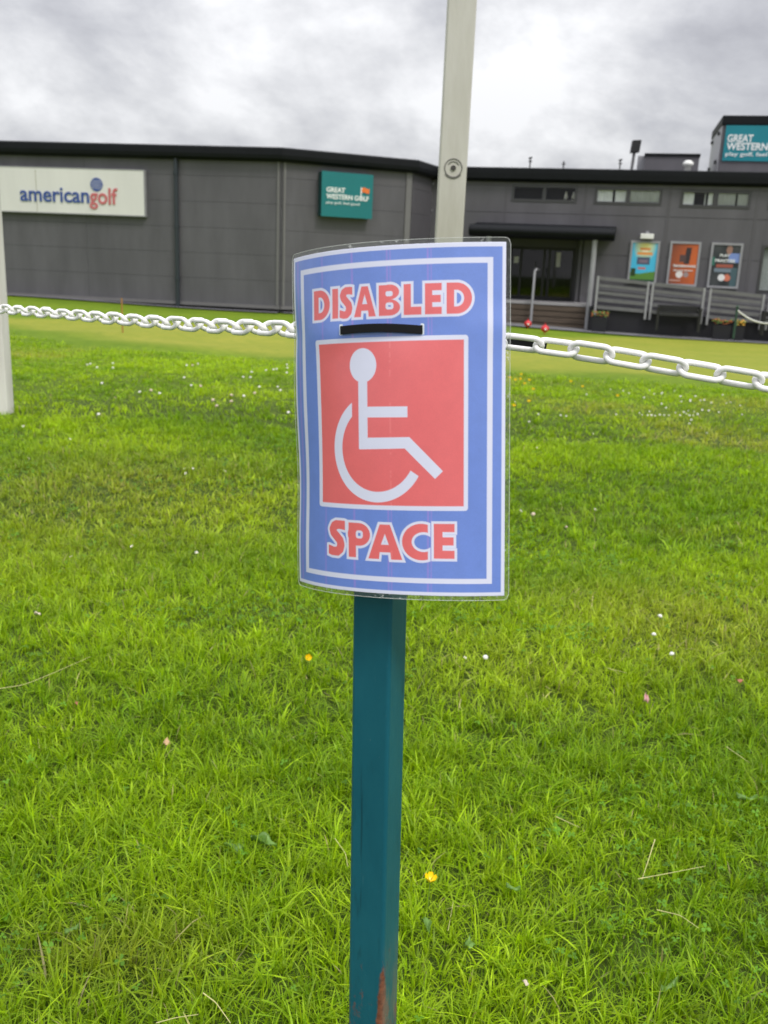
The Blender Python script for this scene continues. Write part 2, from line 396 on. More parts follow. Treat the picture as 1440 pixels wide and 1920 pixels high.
# --- retail shed (left)
shed = empty('retail_building', (float(A1[0]), float(A1[1]), -.5), 'long dark grey metal clad retail shed at the left with rounded dark eaves', 'building')
ZB = -.42
def body(pts, z0, z1):
    mb = MB(); n = len(pts); vs = [(p[0], p[1], z0) for p in pts] + [(p[0], p[1], z1) for p in pts]
    mb.add(vs, [tuple(range(n))[::-1], tuple(range(n, 2 * n))] + [(i, (i + 1) % n, (i + 1) % n + n, i + n) for i in range(n)]); return mb
back = [(C0[0], 60), (A0[0] + 2, 60)]
body([A0 + FL.n * -.001, A1, B0, C0] + [np.array(p) for p in back], ZB - .3, ZE - .2).build('wall', M['joint'], shed)
mb = MB(); rows = [ZB + .15 + .775 * i for i in range(1, 7)]
cols = [FL.px(163, 430)[0], FL.px(334, 430)[0], FL.px(-30, 430)[0], FL.px(-210, 430)[0]]
panels(mb, FL, 0, FL.L, ZB + .16, ZE - .3, cols, rows)
mb.build('cladding', M['panel'], shed)
mb = MB(); panels(mb, FB, 0, FB.L, ZB + .16, ZE - .3, [], rows); mb.build('cladding', M['panel'], shed)
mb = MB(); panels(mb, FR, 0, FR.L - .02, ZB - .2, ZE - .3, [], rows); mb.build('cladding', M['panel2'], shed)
mb = MB(); sweep(mb, [A0, A1, B0, C0 + (C0 - B0) * .0], eave); mb.build('eaves', M['fascia'], shed)
for fc, q, w2 in ((FL, FL.L - .12, .07), (FB, .05, .07), (FB, FB.L - .22, .2)):
    MB().fbox(fc, q, q + w2, ZB + .165, ZE - .3, .032, .07).build('corner_trim', M['trim'], shed)
mb = MB(); mb.fbox(FL, 0, FL.L, ZB + .06, ZB + .16, 0, .06); mb.fbox(FB, 0, FB.L, ZB + .06, ZB + .16, 0, .06); mb.build('base_flashing', M['trim'], shed)
mb = MB(); mb.fbox(FL, 0, FL.L, ZB - .5, ZB + .06, 0, .02); mb.fbox(FB, 0, FB.L, ZB - .5, ZB + .06, 0, .02); mb.build('plinth', M['void'], shed)
q = cols[1]; mb = MB(); mb.cyl(FL.at(q, ZB - .6, .12), FL.at(q, ZE - .35, .12), .065, 20)
for z in (.4, 2.0, 3.6): mb.cyl(FL.at(q, z, .12), FL.at(q, z + .09, .12), .085, 14)
mb.build('drainpipe', M['pipe'], shed)

# --- clubhouse (right)
club = empty('clubhouse_building', (float(C0[0]), float(C0[1]), -.7), 'dark grey two storey clubhouse with strip windows and a canopied entrance', 'building')
ZR = -.72
def fpx(fc, x0, y0, x1, y1, d=0.):
    a = fc.px(x0, y0, d); b = fc.px(x1, y1, d); return a[0], b[0], b[1], a[1]
ent_s0 = FC.px(898, 500)[0]; ent_s1 = FC.px(1092, 500)[0]; deck_z = FC.px(1060, 566)[1]; ent_top = FC.px(1000, 446)[1]
wins = []
for (x0, y0, x1, y1) in [(960, 346, 1083, 378), (1115, 351, 1242, 383), (1276, 356, 1408, 389), (1441, 361, 1572, 394)]:
    ym = (y0 + y1) / 2; s0 = FC.px(x0, ym)[0]; s1 = FC.px(x1, ym)[0]; z1 = FC.px((x0 + x1) / 2, y0 + 1)[1]; z0 = FC.px((x0 + x1) / 2, y1 + 1)[1]; wins.append((s0, s1, z0, z1))
lou = (FC.px(1424, 500)[0], FC.px(1530, 500)[0], FC.px(1440, 549)[1], FC.px(1440, 460)[1])
holes = wins + [(ent_s0, ent_s1, ZR - .5, ent_top), lou]
colsC = [FC.px(x, 400)[0] for x in (947, 1095, 1253, 1418, 1590)]; rowsC = [FC.px(1180, 405)[1], FC.px(1180, 480)[1], .45, 3.9]
mb = MB(); panels(mb, FC, .02, FC.L, ZR - .3, ZE - .2, colsC, rowsC, holes, gap=.013); mb.build('cladding', M['panel'], club)
# structure behind the cladding, open at the entrance recess
mb = MB()
mb.fbox(FC, 0, ent_s0 - .02, ZR - .6, ZE - .25, -9, -.32); mb.fbox(FC, ent_s1 + .02, FC.L, ZR - .6, ZE - .25, -9, -.32)
mb.fbox(FC, ent_s0 - .02, ent_s1 + .02, ent_top, ZE - .25, -9, -.32); mb.fbox(FC, ent_s0 - .02, ent_s1 + .02, ZR - .6, ZE - .26, -9, -3.2)
mb.build('wall', M['joint'], club)
MB().fbox(FC, ent_s1, ent_s1 + .15, deck_z, ent_top, -1.2, -.002).build('recess_wall', M['panel'], club)
MB().fbox(FC, ent_s0 - .15, ent_s0, deck_z, ent_top, -1.2, -.002).build('recess_wall', M['panel'], club)
mb = MB(); mb.fbox(FC, ent_s0 - .15, ent_s1 + .15, ent_top, ent_top + .1, -3.1, -.004); mb.build('soffit', M['void'], club)
mb = MB(); mb.fbox(FC, ent_s0 - .3, ent_s1 + .3, deck_z - .1, deck_z, -3.1, -.01); mb.build('lobby_floor', M['rubber'], club)
mb = MB(); sweep(mb, [C0, E0], eave2); mb.build('eaves', M['fascia'], club)
for c in colsC: MB().fbox(FC, c - .05, c + .05, ZR, ZE - .3, .032, .04).build('cover_strip', M['panel2'], club)
for i, (s0, s1, z0, z1) in enumerate(wins):
    mid = (s0 + s1) / 2; t = .085
    mb = MB(); mb.fbox(FC, s0, s1, z1 - t, z1, -.2, .05); mb.fbox(FC, s0, s1, z0, z0 + t, -.2, .05)
    mb.fbox(FC, s0, s0 + t, z0 + t, z1 - t, -.2, .048); mb.fbox(FC, s1 - t, s1, z0 + t, z1 - t, -.2, .048); mb.fbox(FC, mid - .06, mid + .06, z0 + t, z1 - t, -.2, .046)
    wo = mb.build('window', M['frame'], club)
    for a, b in ((s0 + t, mid - .06), (mid + .06, s1 - t)):
        MB().add([FC.at(a, z0 + t, .014), FC.at(b, z0 + t, .014), FC.at(b, z1 - t, .014), FC.at(a, z1 - t, .014)], [(0, 1, 2, 3)]).build('pane', M['glass'], wo)
    mb = MB(); mb.fbox(FC, s0 - .05, s1 + .05, z0 - .05, z1 + .05, -.31, -.3); mb.build('shade_backing', M['void'], wo)  # near-black sheet for the unlit room, its shade put into the colour
    if i > 0:
        mb = MB(); spans = {1: [(s0 + t, mid - .5), (mid - .42, mid - .06), (mid + .06, s1 - t)], 2: [(s0 + t, s0 + .42), (s0 + .75, mid - .3), (mid - .22, mid - .08), (mid + .08, mid + .62), (mid + .68, s1 - t)], 3: [(s0 + t, mid), (mid + .1, s1 - t)]}[i]
        for a, b in spans:
            mb = MB(); n = max(4, int((b - a) / .03)); vs = []
            for k in range(n + 1):
                q = a + (b - a) * k / n; dd = -.035 + .02 * math.sin(k * 1.9) + .01 * math.sin(k * .7)
                vs += [FC.at(q, z0 + t, dd), FC.at(q, z1 - t, dd)]
            mb.add(vs, [(2 * k, 2 * k + 2, 2 * k + 3, 2 * k + 1) for k in range(n)]); mb.build('curtain', M['curtain'], wo, smooth=True)
    else:
        for k, (x, y) in enumerate([(1061, 371), (1075, 372)]):
            q, z = FC.px(x, y, -.15); bt = MB().lathe(FC.at(q, z0 + t, -.15), [(.05, 0), (.07, .1), (.05, .17), (.025, .25), (.025, .28)], 10).build('bottle', M['white'], smooth=True)
            tag(bt, ['white bottle on the leftmost strip window sill, left of the pair', 'white bottle on the leftmost strip window sill, right of the pair'][k], 'bottle')
# louvred window at the right edge
s0, s1, z0, z1 = lou; mb = MB(); t = .08
mb.fbox(FC, s0, s1, z1 - t, z1, -.2, .05); mb.fbox(FC, s0, s1, z0, z0 + t, -.2, .05); mb.fbox(FC, s0, s0 + t, z0 + t, z1 - t, -.2, .048); mb.fbox(FC, s1 - t, s1, z0 + t, z1 - t, -.2, .048)
wo = mb.build('louvre_window', M['frame'], club)
mb = MB(); n = 26
for k in range(n):
    z = z0 + t + (z1 - z0 - 2 * t) * (k + .5) / n; mb.fbox(FC, s0 + t + .01, s1 - t - .01, z - .022, z + .016, -.12, -.1)
mb.build('louvre', M['louvre'], wo); MB().fbox(FC, s0 - .04, s1 + .04, z0 - .04, z1 + .04, -.31, -.3).build('shade_backing', M['void'], wo)
# doors, set back in the recess
DB = -1.2
dr = MB(); zt = FC.px(1010, 463, DB)[1]; xs_ = [905, 953, 975, 1018, 1028, 1073]
ss = [FC.px(x, 515, DB)[0] for x in xs_]
for q in ss: dr.fbox(FC, q - .04, q + .04, deck_z, zt, DB - .06, DB)
dr.fbox(FC, ss[0] + .04, ss[-1] - .04, zt - .1, zt - .002, DB - .06, DB - .002); dr.fbox(FC, ss[0] + .04, ss[-1] - .04, deck_z + .002, deck_z + .12, DB - .06, DB - .002)
door = dr.build('entrance_door', M['black'], club)
MB().fbox(FC, ss[0], ss[-1], deck_z + .1, zt - .08, DB - .04, DB - .03).build('pane', M['doorglass'], door)
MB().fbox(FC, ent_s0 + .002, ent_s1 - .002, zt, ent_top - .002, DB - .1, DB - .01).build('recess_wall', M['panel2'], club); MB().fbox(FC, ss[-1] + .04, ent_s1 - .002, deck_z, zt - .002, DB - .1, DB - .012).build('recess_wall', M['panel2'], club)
mb = MB(); q = (ss[2] + ss[3]) / 2; mb.cyl(FC.at(q + .12, deck_z + .8, DB + .06), FC.at(q + .12, deck_z + 1.3, DB + .06), .015); mb.build('handle', M['galv'], door)
for x, y, wd, ht, mm in ((968, 487, .16, .22, M['signwhite']), (1047, 487, .15, .5, M['signwhite'])):
    q, z = FC.px(x, y, DB - .02); mb = MB(); mb.fbox(FC, q - wd / 2, q + wd / 2, z - ht / 2, z + ht / 2, DB - .028, DB - .022); mb.build('notice', mm, door)  # plain pale rectangles on the glass, standing for faint white shapes
# lobby contents seen through the glass
q, z = FC.px(1047, 545, -2.0)
bag = empty('golf_bag', FC.at(q, deck_z, -2.), 'dark green golf bag with a blue top standing inside the glass doors', 'golf bag')
p = FC.at(q, deck_z, -2.); MB().lathe(p, [(.2, 0), (.24, .1), (.22, .5), (.17, .9), (.17, 1.0)], 14).build('bag', mat('bag_green', (.02, .09, .07), .6), bag, smooth=True)
MB().lathe(p, [(.14, 1.0), (.17, 1.08), (.15, 1.3), (.05, 1.36)], 14).build('hood', mat('bag_blue', (.10, .2, .45), .6), bag, smooth=True)
# canopy
can = MB(); CD = 1.7
c0 = FC.px(878, 434, CD); c1 = FC.px(1153, 438, CD); zt_ = FC.px(1010, 423, CD)[1]; zb_ = FC.px(1010, 446, CD)[1]; h = (zt_ - zb_) / 2; zm = (zt_ + zb_) / 2
vs = []; prof = [(CD - .9, zm - h), (CD - .3, zm - h)] + [(CD - .3 + .3 * math.sin(a), zm - h * math.cos(a)) for a in np.linspace(.3, math.pi, 9)] + [(CD - .9, zm + h + .02), (.035, zm + h + .12), (.035, zm + .02)]
k = len(prof); vs = [FC.at(c0[0], z, d) for d, z in prof] + [FC.at(c1[0], z, d) for d, z in prof]
can.add(vs, [(j, (j + 1) % k, (j + 1) % k + k, j + k) for j in range(k)] + [tuple(range(k))[::-1], tuple(range(k, 2 * k))])
cano = can.build('canopy', M['fascia'], club, bevel=.015)
mb = MB(); q = FC.px(1114, 470, CD - .3)[0]; a = FC.px(1104, 606, CD - .3); mb.cyl(FC.at(q, a[1] - .2, CD - .3), FC.at(q, zm - h, CD - .3), .085, 14); mb.build('canopy_post', M['lgrey'], club, smooth=True)
mb = MB(); q2 = FC.px(915, 470, CD - .3)[0]; mb.cyl(FC.at(q2, a[1] - .2, CD - .3), FC.at(q2, zm - h, CD - .3), .085, 14); mb.build('canopy_post', M['lgrey'], club, smooth=True)
# deck and sleeper steps
DK = 1.3
dkt = FC.px(1040, 567, DK)[1]; dkb = FC.px(1040, 609, DK)[1]
deck = empty('entrance_deck', FC.at(ent_s0, dkb, DK), 'raised entrance deck faced with brown timber sleepers below the clubhouse doors', 'deck')
mb = MB(); mb.fbox(FC, ent_s0 - 2.2, q - .08, dkt - .09, dkt, .04, DK + .03); mb.build('deck_top', M['deck'], deck)
mb = MB(); nb = 4
for k in range(nb):
    za = dkb - .15 + (dkt - .095 - dkb + .15) * k / nb; zb2 = dkb - .15 + (dkt - .095 - dkb + .15) * (k + 1) / nb
    mb.fbox(FC, ent_s0 - 2.2, q - .09, za + .012, zb2 - .012, DK - .2, DK - .0 + .01 * (k % 2))
mb.build('sleeper', M['timber'], deck, bevel=.01)
MB().fbox(FC, ent_s0 - 2.2, q - .1, dkb - .3, dkt - .1, .05, DK - .21).build('deck_core', M['void'], deck)
a = FC.px(1003, 508, DK + .15); b = FC.px(995, 604, DK + .15)
mb = MB(); mb.tube([FC.at(b[0], b[1] - .1, DK + .15), FC.at(a[0], a[1], DK + .15), FC.at(a[0] + .03, a[1] + .05, DK + .1), FC.at(a[0] + .03, a[1] + .05, .4)], .04, 10)
ho = mb.build('handrail', M['lgrey'], smooth=True); tag(ho, 'grey tubular handrail rising in front of the clubhouse doors', 'handrail')

# ramp
RD = 2.0
ramp = empty('access_ramp', FC.at(q + .1, ZR, RD), 'access ramp with grey horizontal railings above a black painted wall', 'ramp')
def rp(x, y, d=RD): a = FC.px(x, y, d); return a
top_l = rp(1113, 520); top_r = rp(1440, 557); bot_l = rp(1113, 575); bot_r = rp(1440, 604)
def lerpz(s, a, b): return a[1] + (b[1] - a[1]) * (s - a[0]) / (b[0] - a[0])
s_a = top_l[0]; s_b = rp(1560, 570)[0]
mb = MB()
def sbox(mb, s0, s1, za0, za1, zb0, zb1, d0, d1):   # sloping box from s0 (za) to s1 (zb)
    mb.hexa([FC.at(s0, za0, d1), FC.at(s1, zb0, d1), FC.at(s1, zb0, d0), FC.at(s0, za0, d0), FC.at(s0, za1, d1), FC.at(s1, zb1, d1), FC.at(s1, zb1, d0), FC.at(s0, za1, d0)])
zw0 = lerpz(s_a, bot_l, bot_r); zw1 = lerpz(s_b, bot_l, bot_r)
sbox(mb, s_a - .05, s_b, ZR - .6, zw0, ZR - .6, zw1, .045, RD - .08); mb.build('ramp_wall', M['rampwall'], ramp)
def rail_panel(sa, sb):
    mb = MB(); nr = 5
    for k in range(nr):
        f = k / (nr - 1)
        za = lerpz(sa, bot_l, bot_r) * (1 - f) + lerpz(sa, top_l, top_r) * f; zb3 = lerpz(sb, bot_l, bot_r) * (1 - f) + lerpz(sb, top_l, top_r) * f
        r_ = .055 if k in (0, nr - 1) else .046
        sbox(mb, sa, sb, za - r_, za + r_, zb3 - r_, zb3 + r_, RD - .035, RD + .01)
    mb.build('railing', M['galv'], ramp)
def rail_post(s):
    mb = MB(); mb.fbox(FC, s - .034, s + .034, lerpz(s, bot_l, bot_r) - .25, lerpz(s, top_l, top_r) + .06, RD - .07, RD + .03); mb.build('railing_post', M['lgrey'], ramp)
pp = [rp(x, 560)[0] for x in (1118, 1213, 1222, 1319, 1331, 1432, 1444, 1545)]
for s in pp: rail_post(s)
for a, b in zip(pp[::2], pp[1::2]): rail_panel(a + .045, b - .045)
mb = MB()   # rear railing of the ramp against the wall
for f in (.25, .6, .95):
    za = lerpz(s_a, bot_l, bot_r) * (1 - f) + lerpz(s_a, top_l, top_r) * f; zb3 = lerpz(s_b, bot_l, bot_r) * (1 - f) + lerpz(s_b, top_l, top_r) * f
    sbox(mb, s_a + .1, s_b, za - .025, za + .025, zb3 - .025, zb3 + .025, .25, .29)
mb.build('rear_railing', M['galv'], ramp)

# benches against the ramp wall
def bench(xl, xr, ytop, ybot, label):
    d = RD + .75; a = FC.px(xl, ybot, d); b = FC.px(xr, ybot, d); c = FC.px((xl + xr) / 2, ytop, RD + .15); zg = a[1] if a[1] < b[1] else b[1]
    zt = c[1]; ob = empty('bench', FC.at((a[0] + b[0]) / 2, zg, d), label, 'bench', 'black benches along the ramp wall')
    seat = zg + .47
    mb = MB(); n = 5
    for k in range(n): mb.fbox(FC, a[0] + .06, b[0] - .06, seat - .025, seat + .015, d - .06 - .1 * k - .08, d - .06 - .1 * k)
    mb.build('seat', M['bench'], ob)
    mb = MB(); mb.fbox(FC, a[0] + .06, b[0] - .06, zt - .1, zt, RD + .1, RD + .15); mb.fbox(FC, a[0] + .06, b[0] - .06, seat + .08, seat + .16, RD + .1, RD + .15)
    n = 14
    for k in range(n):
        q = a[0] + .1 + (b[0] - a[0] - .2) * (k + .5) / n; mb.fbox(FC, q - .035, q + .035, seat + .16, zt - .1, RD + .112, RD + .138)
    mb.build('backrest', M['bench'], ob)
    for q in (a[0], b[0] - .06):
        mb = MB(); mb.fbox(FC, q, q + .06, zg, seat + .2, d - .07, d - .01); mb.fbox(FC, q, q + .06, zg, zt, RD + .155, RD + .21); mb.fbox(FC, q - .002, q + .062, seat + .2, seat + .25, RD + .155, d); mb.build('leg', M['bench'], ob)
bench(1229, 1312, 573, 619, 'black slatted bench left of the rope barrier, in front of the ramp wall')
bench(1427, 1510, 586, 629, 'black bench cut off by the right edge of the photo')

# --- signs on the walls
def text_mesh(body_, size, offset=0., extrude=.01, space=1.):
    cu = bpy.data.curves.new('t', 'FONT'); cu.body = body_; cu.size = size; cu.offset = offset; cu.extrude = extrude; cu.space_character = space; cu.resolution_u = 4
    ob = bpy.data.objects.new('t', cu); sc.collection.objects.link(ob); dg = bpy.context.evaluated_depsgraph_get(); dg.update()
    me = bpy.data.meshes.new_from_object(ob.evaluated_get(dg)); bpy.data.objects.remove(ob); bpy.data.curves.remove(cu)
    vs = np.array([v.co[:] for v in me.vertices]); fs = [tuple(p.vertices) for p in me.polygons]; bpy.data.meshes.remove(me); return vs, fs
def put_text(fc, txt, s0, s1, zb, zt, d, mat_, parent, offset=0., name='lettering', space=1., zb2=None):
    """text box scaled to run s0..s1 and cap height zb..zt; zb2: baseline at the right end"""
    vs, fs = text_mesh(txt, 1., offset, .012, space)
    x0, x1 = vs[:, 0].min(), vs[:, 0].max(); y0 = 0; y1 = .729
    kx = (s1 - s0) / (x1 - x0); ky = (zt - zb) / (y1 - y0)
    mb = MB(); mb.add([fc.at(s0 + (v[0] - x0) * kx, zb + (v[1] - y0) * ky, d + v[2]) for v in vs], fs)
    return mb.build(name, mat_, parent)
# long white board
a = FL.px(-60, 352, .2); z1 = FL.px(135, 316, .2)[1]; z0 = FL.px(135, 400, .2)[1]; b = FL.px(270, 365, .2)
sgn = empty('shop_sign', FL.at(b[0], z0, .1), 'long white board with blue and red lettering on the left shed', 'sign')
MB().fbox(FL, a[0], b[0], z0, z1, .05, .19).build('board', M['signwhite'], sgn, bevel=.01)
mb = MB(); mb.fbox(FL, a[0], b[0], z1, z1 + .025, .045, .2); mb.fbox(FL, a[0], b[0], z0 - .025, z0, .045, .2); mb.fbox(FL, b[0], b[0] + .025, z0 - .025, z1 + .025, .045, .2); mb.build('edge_trim', M['lgrey'], sgn)
q0 = FL.px(38, 370, .2)[0]; q1 = FL.px(167, 370, .2)[0]; q2 = FL.px(168, 370, .2)[0]; q3 = FL.px(220, 370, .2)[0]
zb = FL.px(130, 379, .2)[1]; zt = FL.px(130, 349, .2)[1]
put_text(FL, 'american', q0, q1, zb, zt, .203, M['blue'], sgn, .012)
put_text(FL, 'golf', q2, q3, zb - .02, zt, .203, M['red'], sgn, .012)
bc = FL.px(181, 346, .2); mb = MB(); n = 28
ring = [FL.at(bc[0] + .205 * math.cos(2 * math.pi * k / n), bc[1] + .205 * math.sin(2 * math.pi * k / n), .206) for k in range(n)]
ring2 = [FL.at(bc[0] + .205 * math.cos(2 * math.pi * k / n), bc[1] + .205 * math.sin(2 * math.pi * k / n), .192) for k in range(n)]
mb.add(ring + ring2, [tuple(range(n)), tuple(range(n, 2 * n))[::-1]] + [(k, (k + 1) % n, (k + 1) % n + n, k + n) for k in range(n)])
nb0 = len(mb.f)
for i in range(-3, 4):
    for j in range(-3, 4):
        x = (i + .5 * (j % 2)) * .062; z = j * .056
        if x * x + z * z < .17 ** 2: mb.fbox(FL, bc[0] + x - .014, bc[0] + x + .014, bc[1] + z - .012, bc[1] + z + .012, .206, .21)
ball = mb.build('ball_emblem', M['blue'], sgn); ball.data.materials.append(M['signwhite'])
for pl in ball.data.polygons:
    if pl.index >= nb0: pl.material_index = 1
mb = MB(); q = FL.px(68, 360, .2)[0]; mb.fbox(FL, q - .012, q + .012, z0 + .02, z1 - .06, .19, .1925); mb.build('stain', mat('dirt_stain', (.40, .385, .32), .6), sgn)
# teal board on the angled wall: tilts a little away from the wall, as a box
def teal_board(fc, x0, x1, yt, yb, d, parent_label, mat_, cat='sign', full=None):
    ym = (yt + yb) / 2; s0 = fc.px(x0, ym, d)[0]; s1 = fc.px(x1, ym, d)[0]; z1 = fc.px((x0 + x1) / 2, yt, d)[1]; z0 = fc.px((x0 + x1) / 2, yb, d)[1]
    o = empty('wall_sign', fc.at((s0 + s1) / 2, z0, d), parent_label, cat)
    MB().fbox(fc, s0, s1, z0, z1, d - .03, d).build('board', mat_, o)
    MB().fbox(fc, s0 + .01, s1 - .01, z0 + .01, z1 - .01, .03, d - .032).build('casing', M['tealedge'], o)
    return o, s0, s1, z0, z1
o, s0, s1, z0, z1 = teal_board(FB, 603, 699, 324, 408, .35, 'square teal board with white lettering and orange flag on the angled wall', M['teal'])
W = s1 - s0; Hh = z1 - z0; d = .352
put_text(FB, 'GREAT', s0 + .09 * W, s0 + .45 * W, z0 + .55 * Hh, z0 + .66 * Hh, d, M['text'], o, .025)
put_text(FB, 'WESTERN GOLF', s0 + .09 * W, s0 + .92 * W, z0 + .40 * Hh, z0 + .51 * Hh, d, M['text'], o, .025)
put_text(FB, 'play golf, feel good', s0 + .09 * W, s0 + .74 * W, z0 + .29 * Hh, z0 + .35 * Hh, d, M['text'], o, .0)
MB().fbox(FB, s0 + .755 * W, s0 + .775 * W, z0 + .40 * Hh, z0 + .70 * Hh, d, d + .012).build('flag_pole', M['text'], o)
mb = MB(); q = s0 + .775 * W
mb.add([FB.at(q + .15 * W * a, z0 + Hh * (.58 + .11 * b + .015 * math.sin(a * 6)), d + .014) for a in np.linspace(0, 1, 7) for b in (0, 1)], [(2 * k, 2 * k + 2, 2 * k + 3, 2 * k + 1) for k in range(6)]); mb.build('flag', M['orange'], o)

# --- roof tower and rooftop plant
TY = 37.5
TA = plan(1352, TY, 270); TB = plan(1640, TY - 1.2, 270); FT = Facade(TA, TB)
zt = FT.px(1400, 217)[1]; zb = 4.0
TC = plan(1318, TY + 4.0, 290)
tower = empty('roof_tower', (float(TA[0]), float(TA[1]), ZE - .2), 'square grey tower standing on the clubhouse roof at the right edge', 'tower')
MB().fbox(FT, 0, FT.L, zb, zt - .32, -4.2, 0).build('wall', M['panel'], tower)
MB().fbox(FT, -.06, FT.L + .1, zt - .32, zt, -4.3, .08).build('parapet', M['fascia'], tower, bevel=.02)
FTl = Facade(plan(1352, TY, 270), TA - FT.n * 4.2)
mb = MB(); mb.fbox(FT, -.035, -.003, zb, zt - .34, -4.2, -.02); mb.build('side_cladding', M['lgrey'], tower)
for yy in (245, 300):
    z = FT.px(1352, yy)[1]
    for dd in (-3.6, -.9): MB().fbox(FT, -.12, -.037, z - .06, z + .06, dd, dd + .2).build('bracket', M['frame'], tower)
tb = FT.px(1358, 268, .06); z1 = FT.px(1400, 235, .06)[1]; z0 = FT.px(1400, 302, .06)[1]; s0 = tb[0]; s1 = FT.px(1505, 268, .06)[0]
o = empty('roof_banner', FT.at(s0, z0, .06), 'wide bright teal banner with white lettering on the roof tower', 'sign')
MB().fbox(FT, s0, s1, z0, z1, .01, .06).build('board', M['teal2'], o)
k = FT.px(1363, 268, .06)[0]; g1 = FT.px(1412, 262, .06)[0]; g2 = FT.px(1492, 262, .06)[0]
def zz(y): return FT.px(1400, y, .06)[1]
put_text(FT, 'GREAT', k, g1, zz(266), zz(252), .063, M['text'], o, .025)
put_text(FT, 'WESTERN GOLF', k, g2, zz(281), zz(267.5), .063, M['text'], o, .025)
put_text(FT, 'play golf, feel good', k, FT.px(1478, 262, .06)[0], zz(292.5), zz(285), .063, M['text'], o, .01)
# low plant room
UA = plan(1209, 38.5, 300); UB = plan(1311, 38.0, 300); FU = Facade(UA, UB); zt = FU.px(1260, 288)[1]
pr = empty('plant_room', (float(UA[0]), float(UA[1]), ZE - .2), 'low dark grey plant room on the clubhouse roof left of the tower', 'plant room')
MB().fbox(FU, 0, FU.L, 4.0, zt - .1, -3, 0).build('wall', M['panel'], pr)
MB().fbox(FU, -.03, FU.L + .03, zt - .1, zt, -3.05, .05).build('roof_edge', M['fascia'], pr)
mb = MB(); mb.fbox(FU, -.28, -.002, 4.0, zt - .05, -2.0, -.4); mb.build('pale_side', M['lgrey'], pr)  # pale box standing for the lighter left side
# white cowl
c = plan(1290, 36.5, 310); zz_ = atY(1290, 303, 36.5)[2]
mb = MB(); mb.lathe((c[0], c[1], ZE - .4), [(.12, 0), (.12, zz_ - ZE + .2), (.15, zz_ - ZE + .21)], 14); vo = mb.build('roof_vent', M['white'], smooth=True)
tag(vo, 'small white mushroom cowl on the roof in front of the plant room', 'roof vent')
mb = MB(); mb.lathe((c[0], c[1], zz_ - .19), [(.15, .03), (.20, .08), (.19, .15), (.11, .22), (.02, .24)], 14); co = mb.build('cowl', M['white'], vo, smooth=True)
# floodlight on a mast
c = plan(1184, 36.5, 300); z0 = ZE - .3; zc_ = atY(1187, 275, 36.5)[2]
fl = empty('mast_light', (c[0], c[1], z0), 'black square floodlight on a thin grey mast above the clubhouse roof', 'floodlight')
MB().cyl((c[0], c[1], z0), (c[0] + .08, c[1], zc_ - .1), .055, 10).build('mast', M['galv'], fl, smooth=True)
mb = MB(); mb.hexa([(c[0] - .1, c[1] - .2, zc_ - .24), (c[0] + .24, c[1] - .1, zc_ - .2), (c[0] + .24, c[1] + .1, zc_ - .2), (c[0] - .1, c[1] + .0, zc_ - .24), (c[0] - .06, c[1] - .2, zc_ + .2), (c[0] + .28, c[1] - .1, zc_ + .24), (c[0] + .28, c[1] + .1, zc_ + .24), (c[0] - .06, c[1], zc_ + .2)]); mb.build('lamp_head', M['black'], fl, bevel=.02)
for x, y0, lab in ((994, 297, 'short dark aerial on the roof edge right of the tall white post'), (1057, 302, 'tiny vent pipe on the roof above the leftmost strip window'), (1163, 301, 'short dark aerial on the roof just left of the floodlight mast')):
    c = plan(x, 36., 305); zt = atY(x, y0, 36.)[2]
    mb = MB(); mb.cyl((c[0], c[1], ZE - .3), (c[0], c[1], zt), .025, 8); mb.cyl((c[0] - .06, c[1], zt - .1), (c[0] + .06, c[1], zt - .1), .025, 8)
    if y0 < 302: mb.cyl((c[0] - .06, c[1], zt), (c[0] + .06, c[1], zt + .04), .03, 8)
    tag(mb.build('roof_aerial', M['frame'], smooth=True), lab, 'aerial')

# --- posters: colour printed on a flat board
def poster(tl, tr, bl, br, fn, label, lets):
    d = .10; x0 = (tl[0] + bl[0]) / 2; x1 = (tr[0] + br[0]) / 2; ym = (tl[1] + bl[1]) / 2
    s0 = FC.px(x0, ym, d)[0]; s1 = FC.px(x1, ym, d)[0]; z1 = FC.px((tl[0] + tr[0]) / 2, (tl[1] + tr[1]) / 2, d)[1]; z0 = FC.px((bl[0] + br[0]) / 2, (bl[1] + br[1]) / 2, d)[1]
    o = empty('poster_frame', FC.at((s0 + s1) / 2, z0, .04), label, 'poster', 'posters on the clubhouse wall')
    t = .07; mb = MB(); mb.fbox(FC, s0, s1, z1 - t, z1, .035, d); mb.fbox(FC, s0, s1, z0, z0 + t, .035, d); mb.fbox(FC, s0, s0 + t, z0 + t, z1 - t, .035, d - .002); mb.fbox(FC, s1 - t, s1, z0 + t, z1 - t, .035, d - .002)
    mb.build('frame', M['lgrey'], o)
    nu, nv = 60, 90; u = np.linspace(0, 1, nu); v = np.linspace(0, 1, nv); Uu, Vv = np.meshgrid(u, v)
    col = fn(Uu.ravel(), Vv.ravel())
    Pn = np.array([FC.at(s0 + t * .9 + (s1 - s0 - 1.8 * t) * a, z1 - t * .9 - (z1 - z0 - 1.8 * t) * b, .075) for a, b in zip(Uu.ravel(), Vv.ravel())])
    ii = (np.arange(nv - 1)[:, None] * nu + np.arange(nu - 1)[None]).ravel()
    pw = np.array(parent_world(o)); ob = add_mesh_np('print', Pn - pw, np.stack([ii, ii + nu, ii + nu + 1, ii + 1], 1), 4, M['printed'], attr=col); ob.parent = o
    for (txt, u0, u1, vb, vt) in lets:
        put_text(FC, txt, s0 + (s1 - s0) * u0, s0 + (s1 - s0) * u1, z1 - (z1 - z0) * vb, z1 - (z1 - z0) * vt, .078, M['text'], o, .03)
M['printed'] = vcmat('printed_poster', 'tint', .4)
def lay(c, mask, col): c[mask] = col; return c
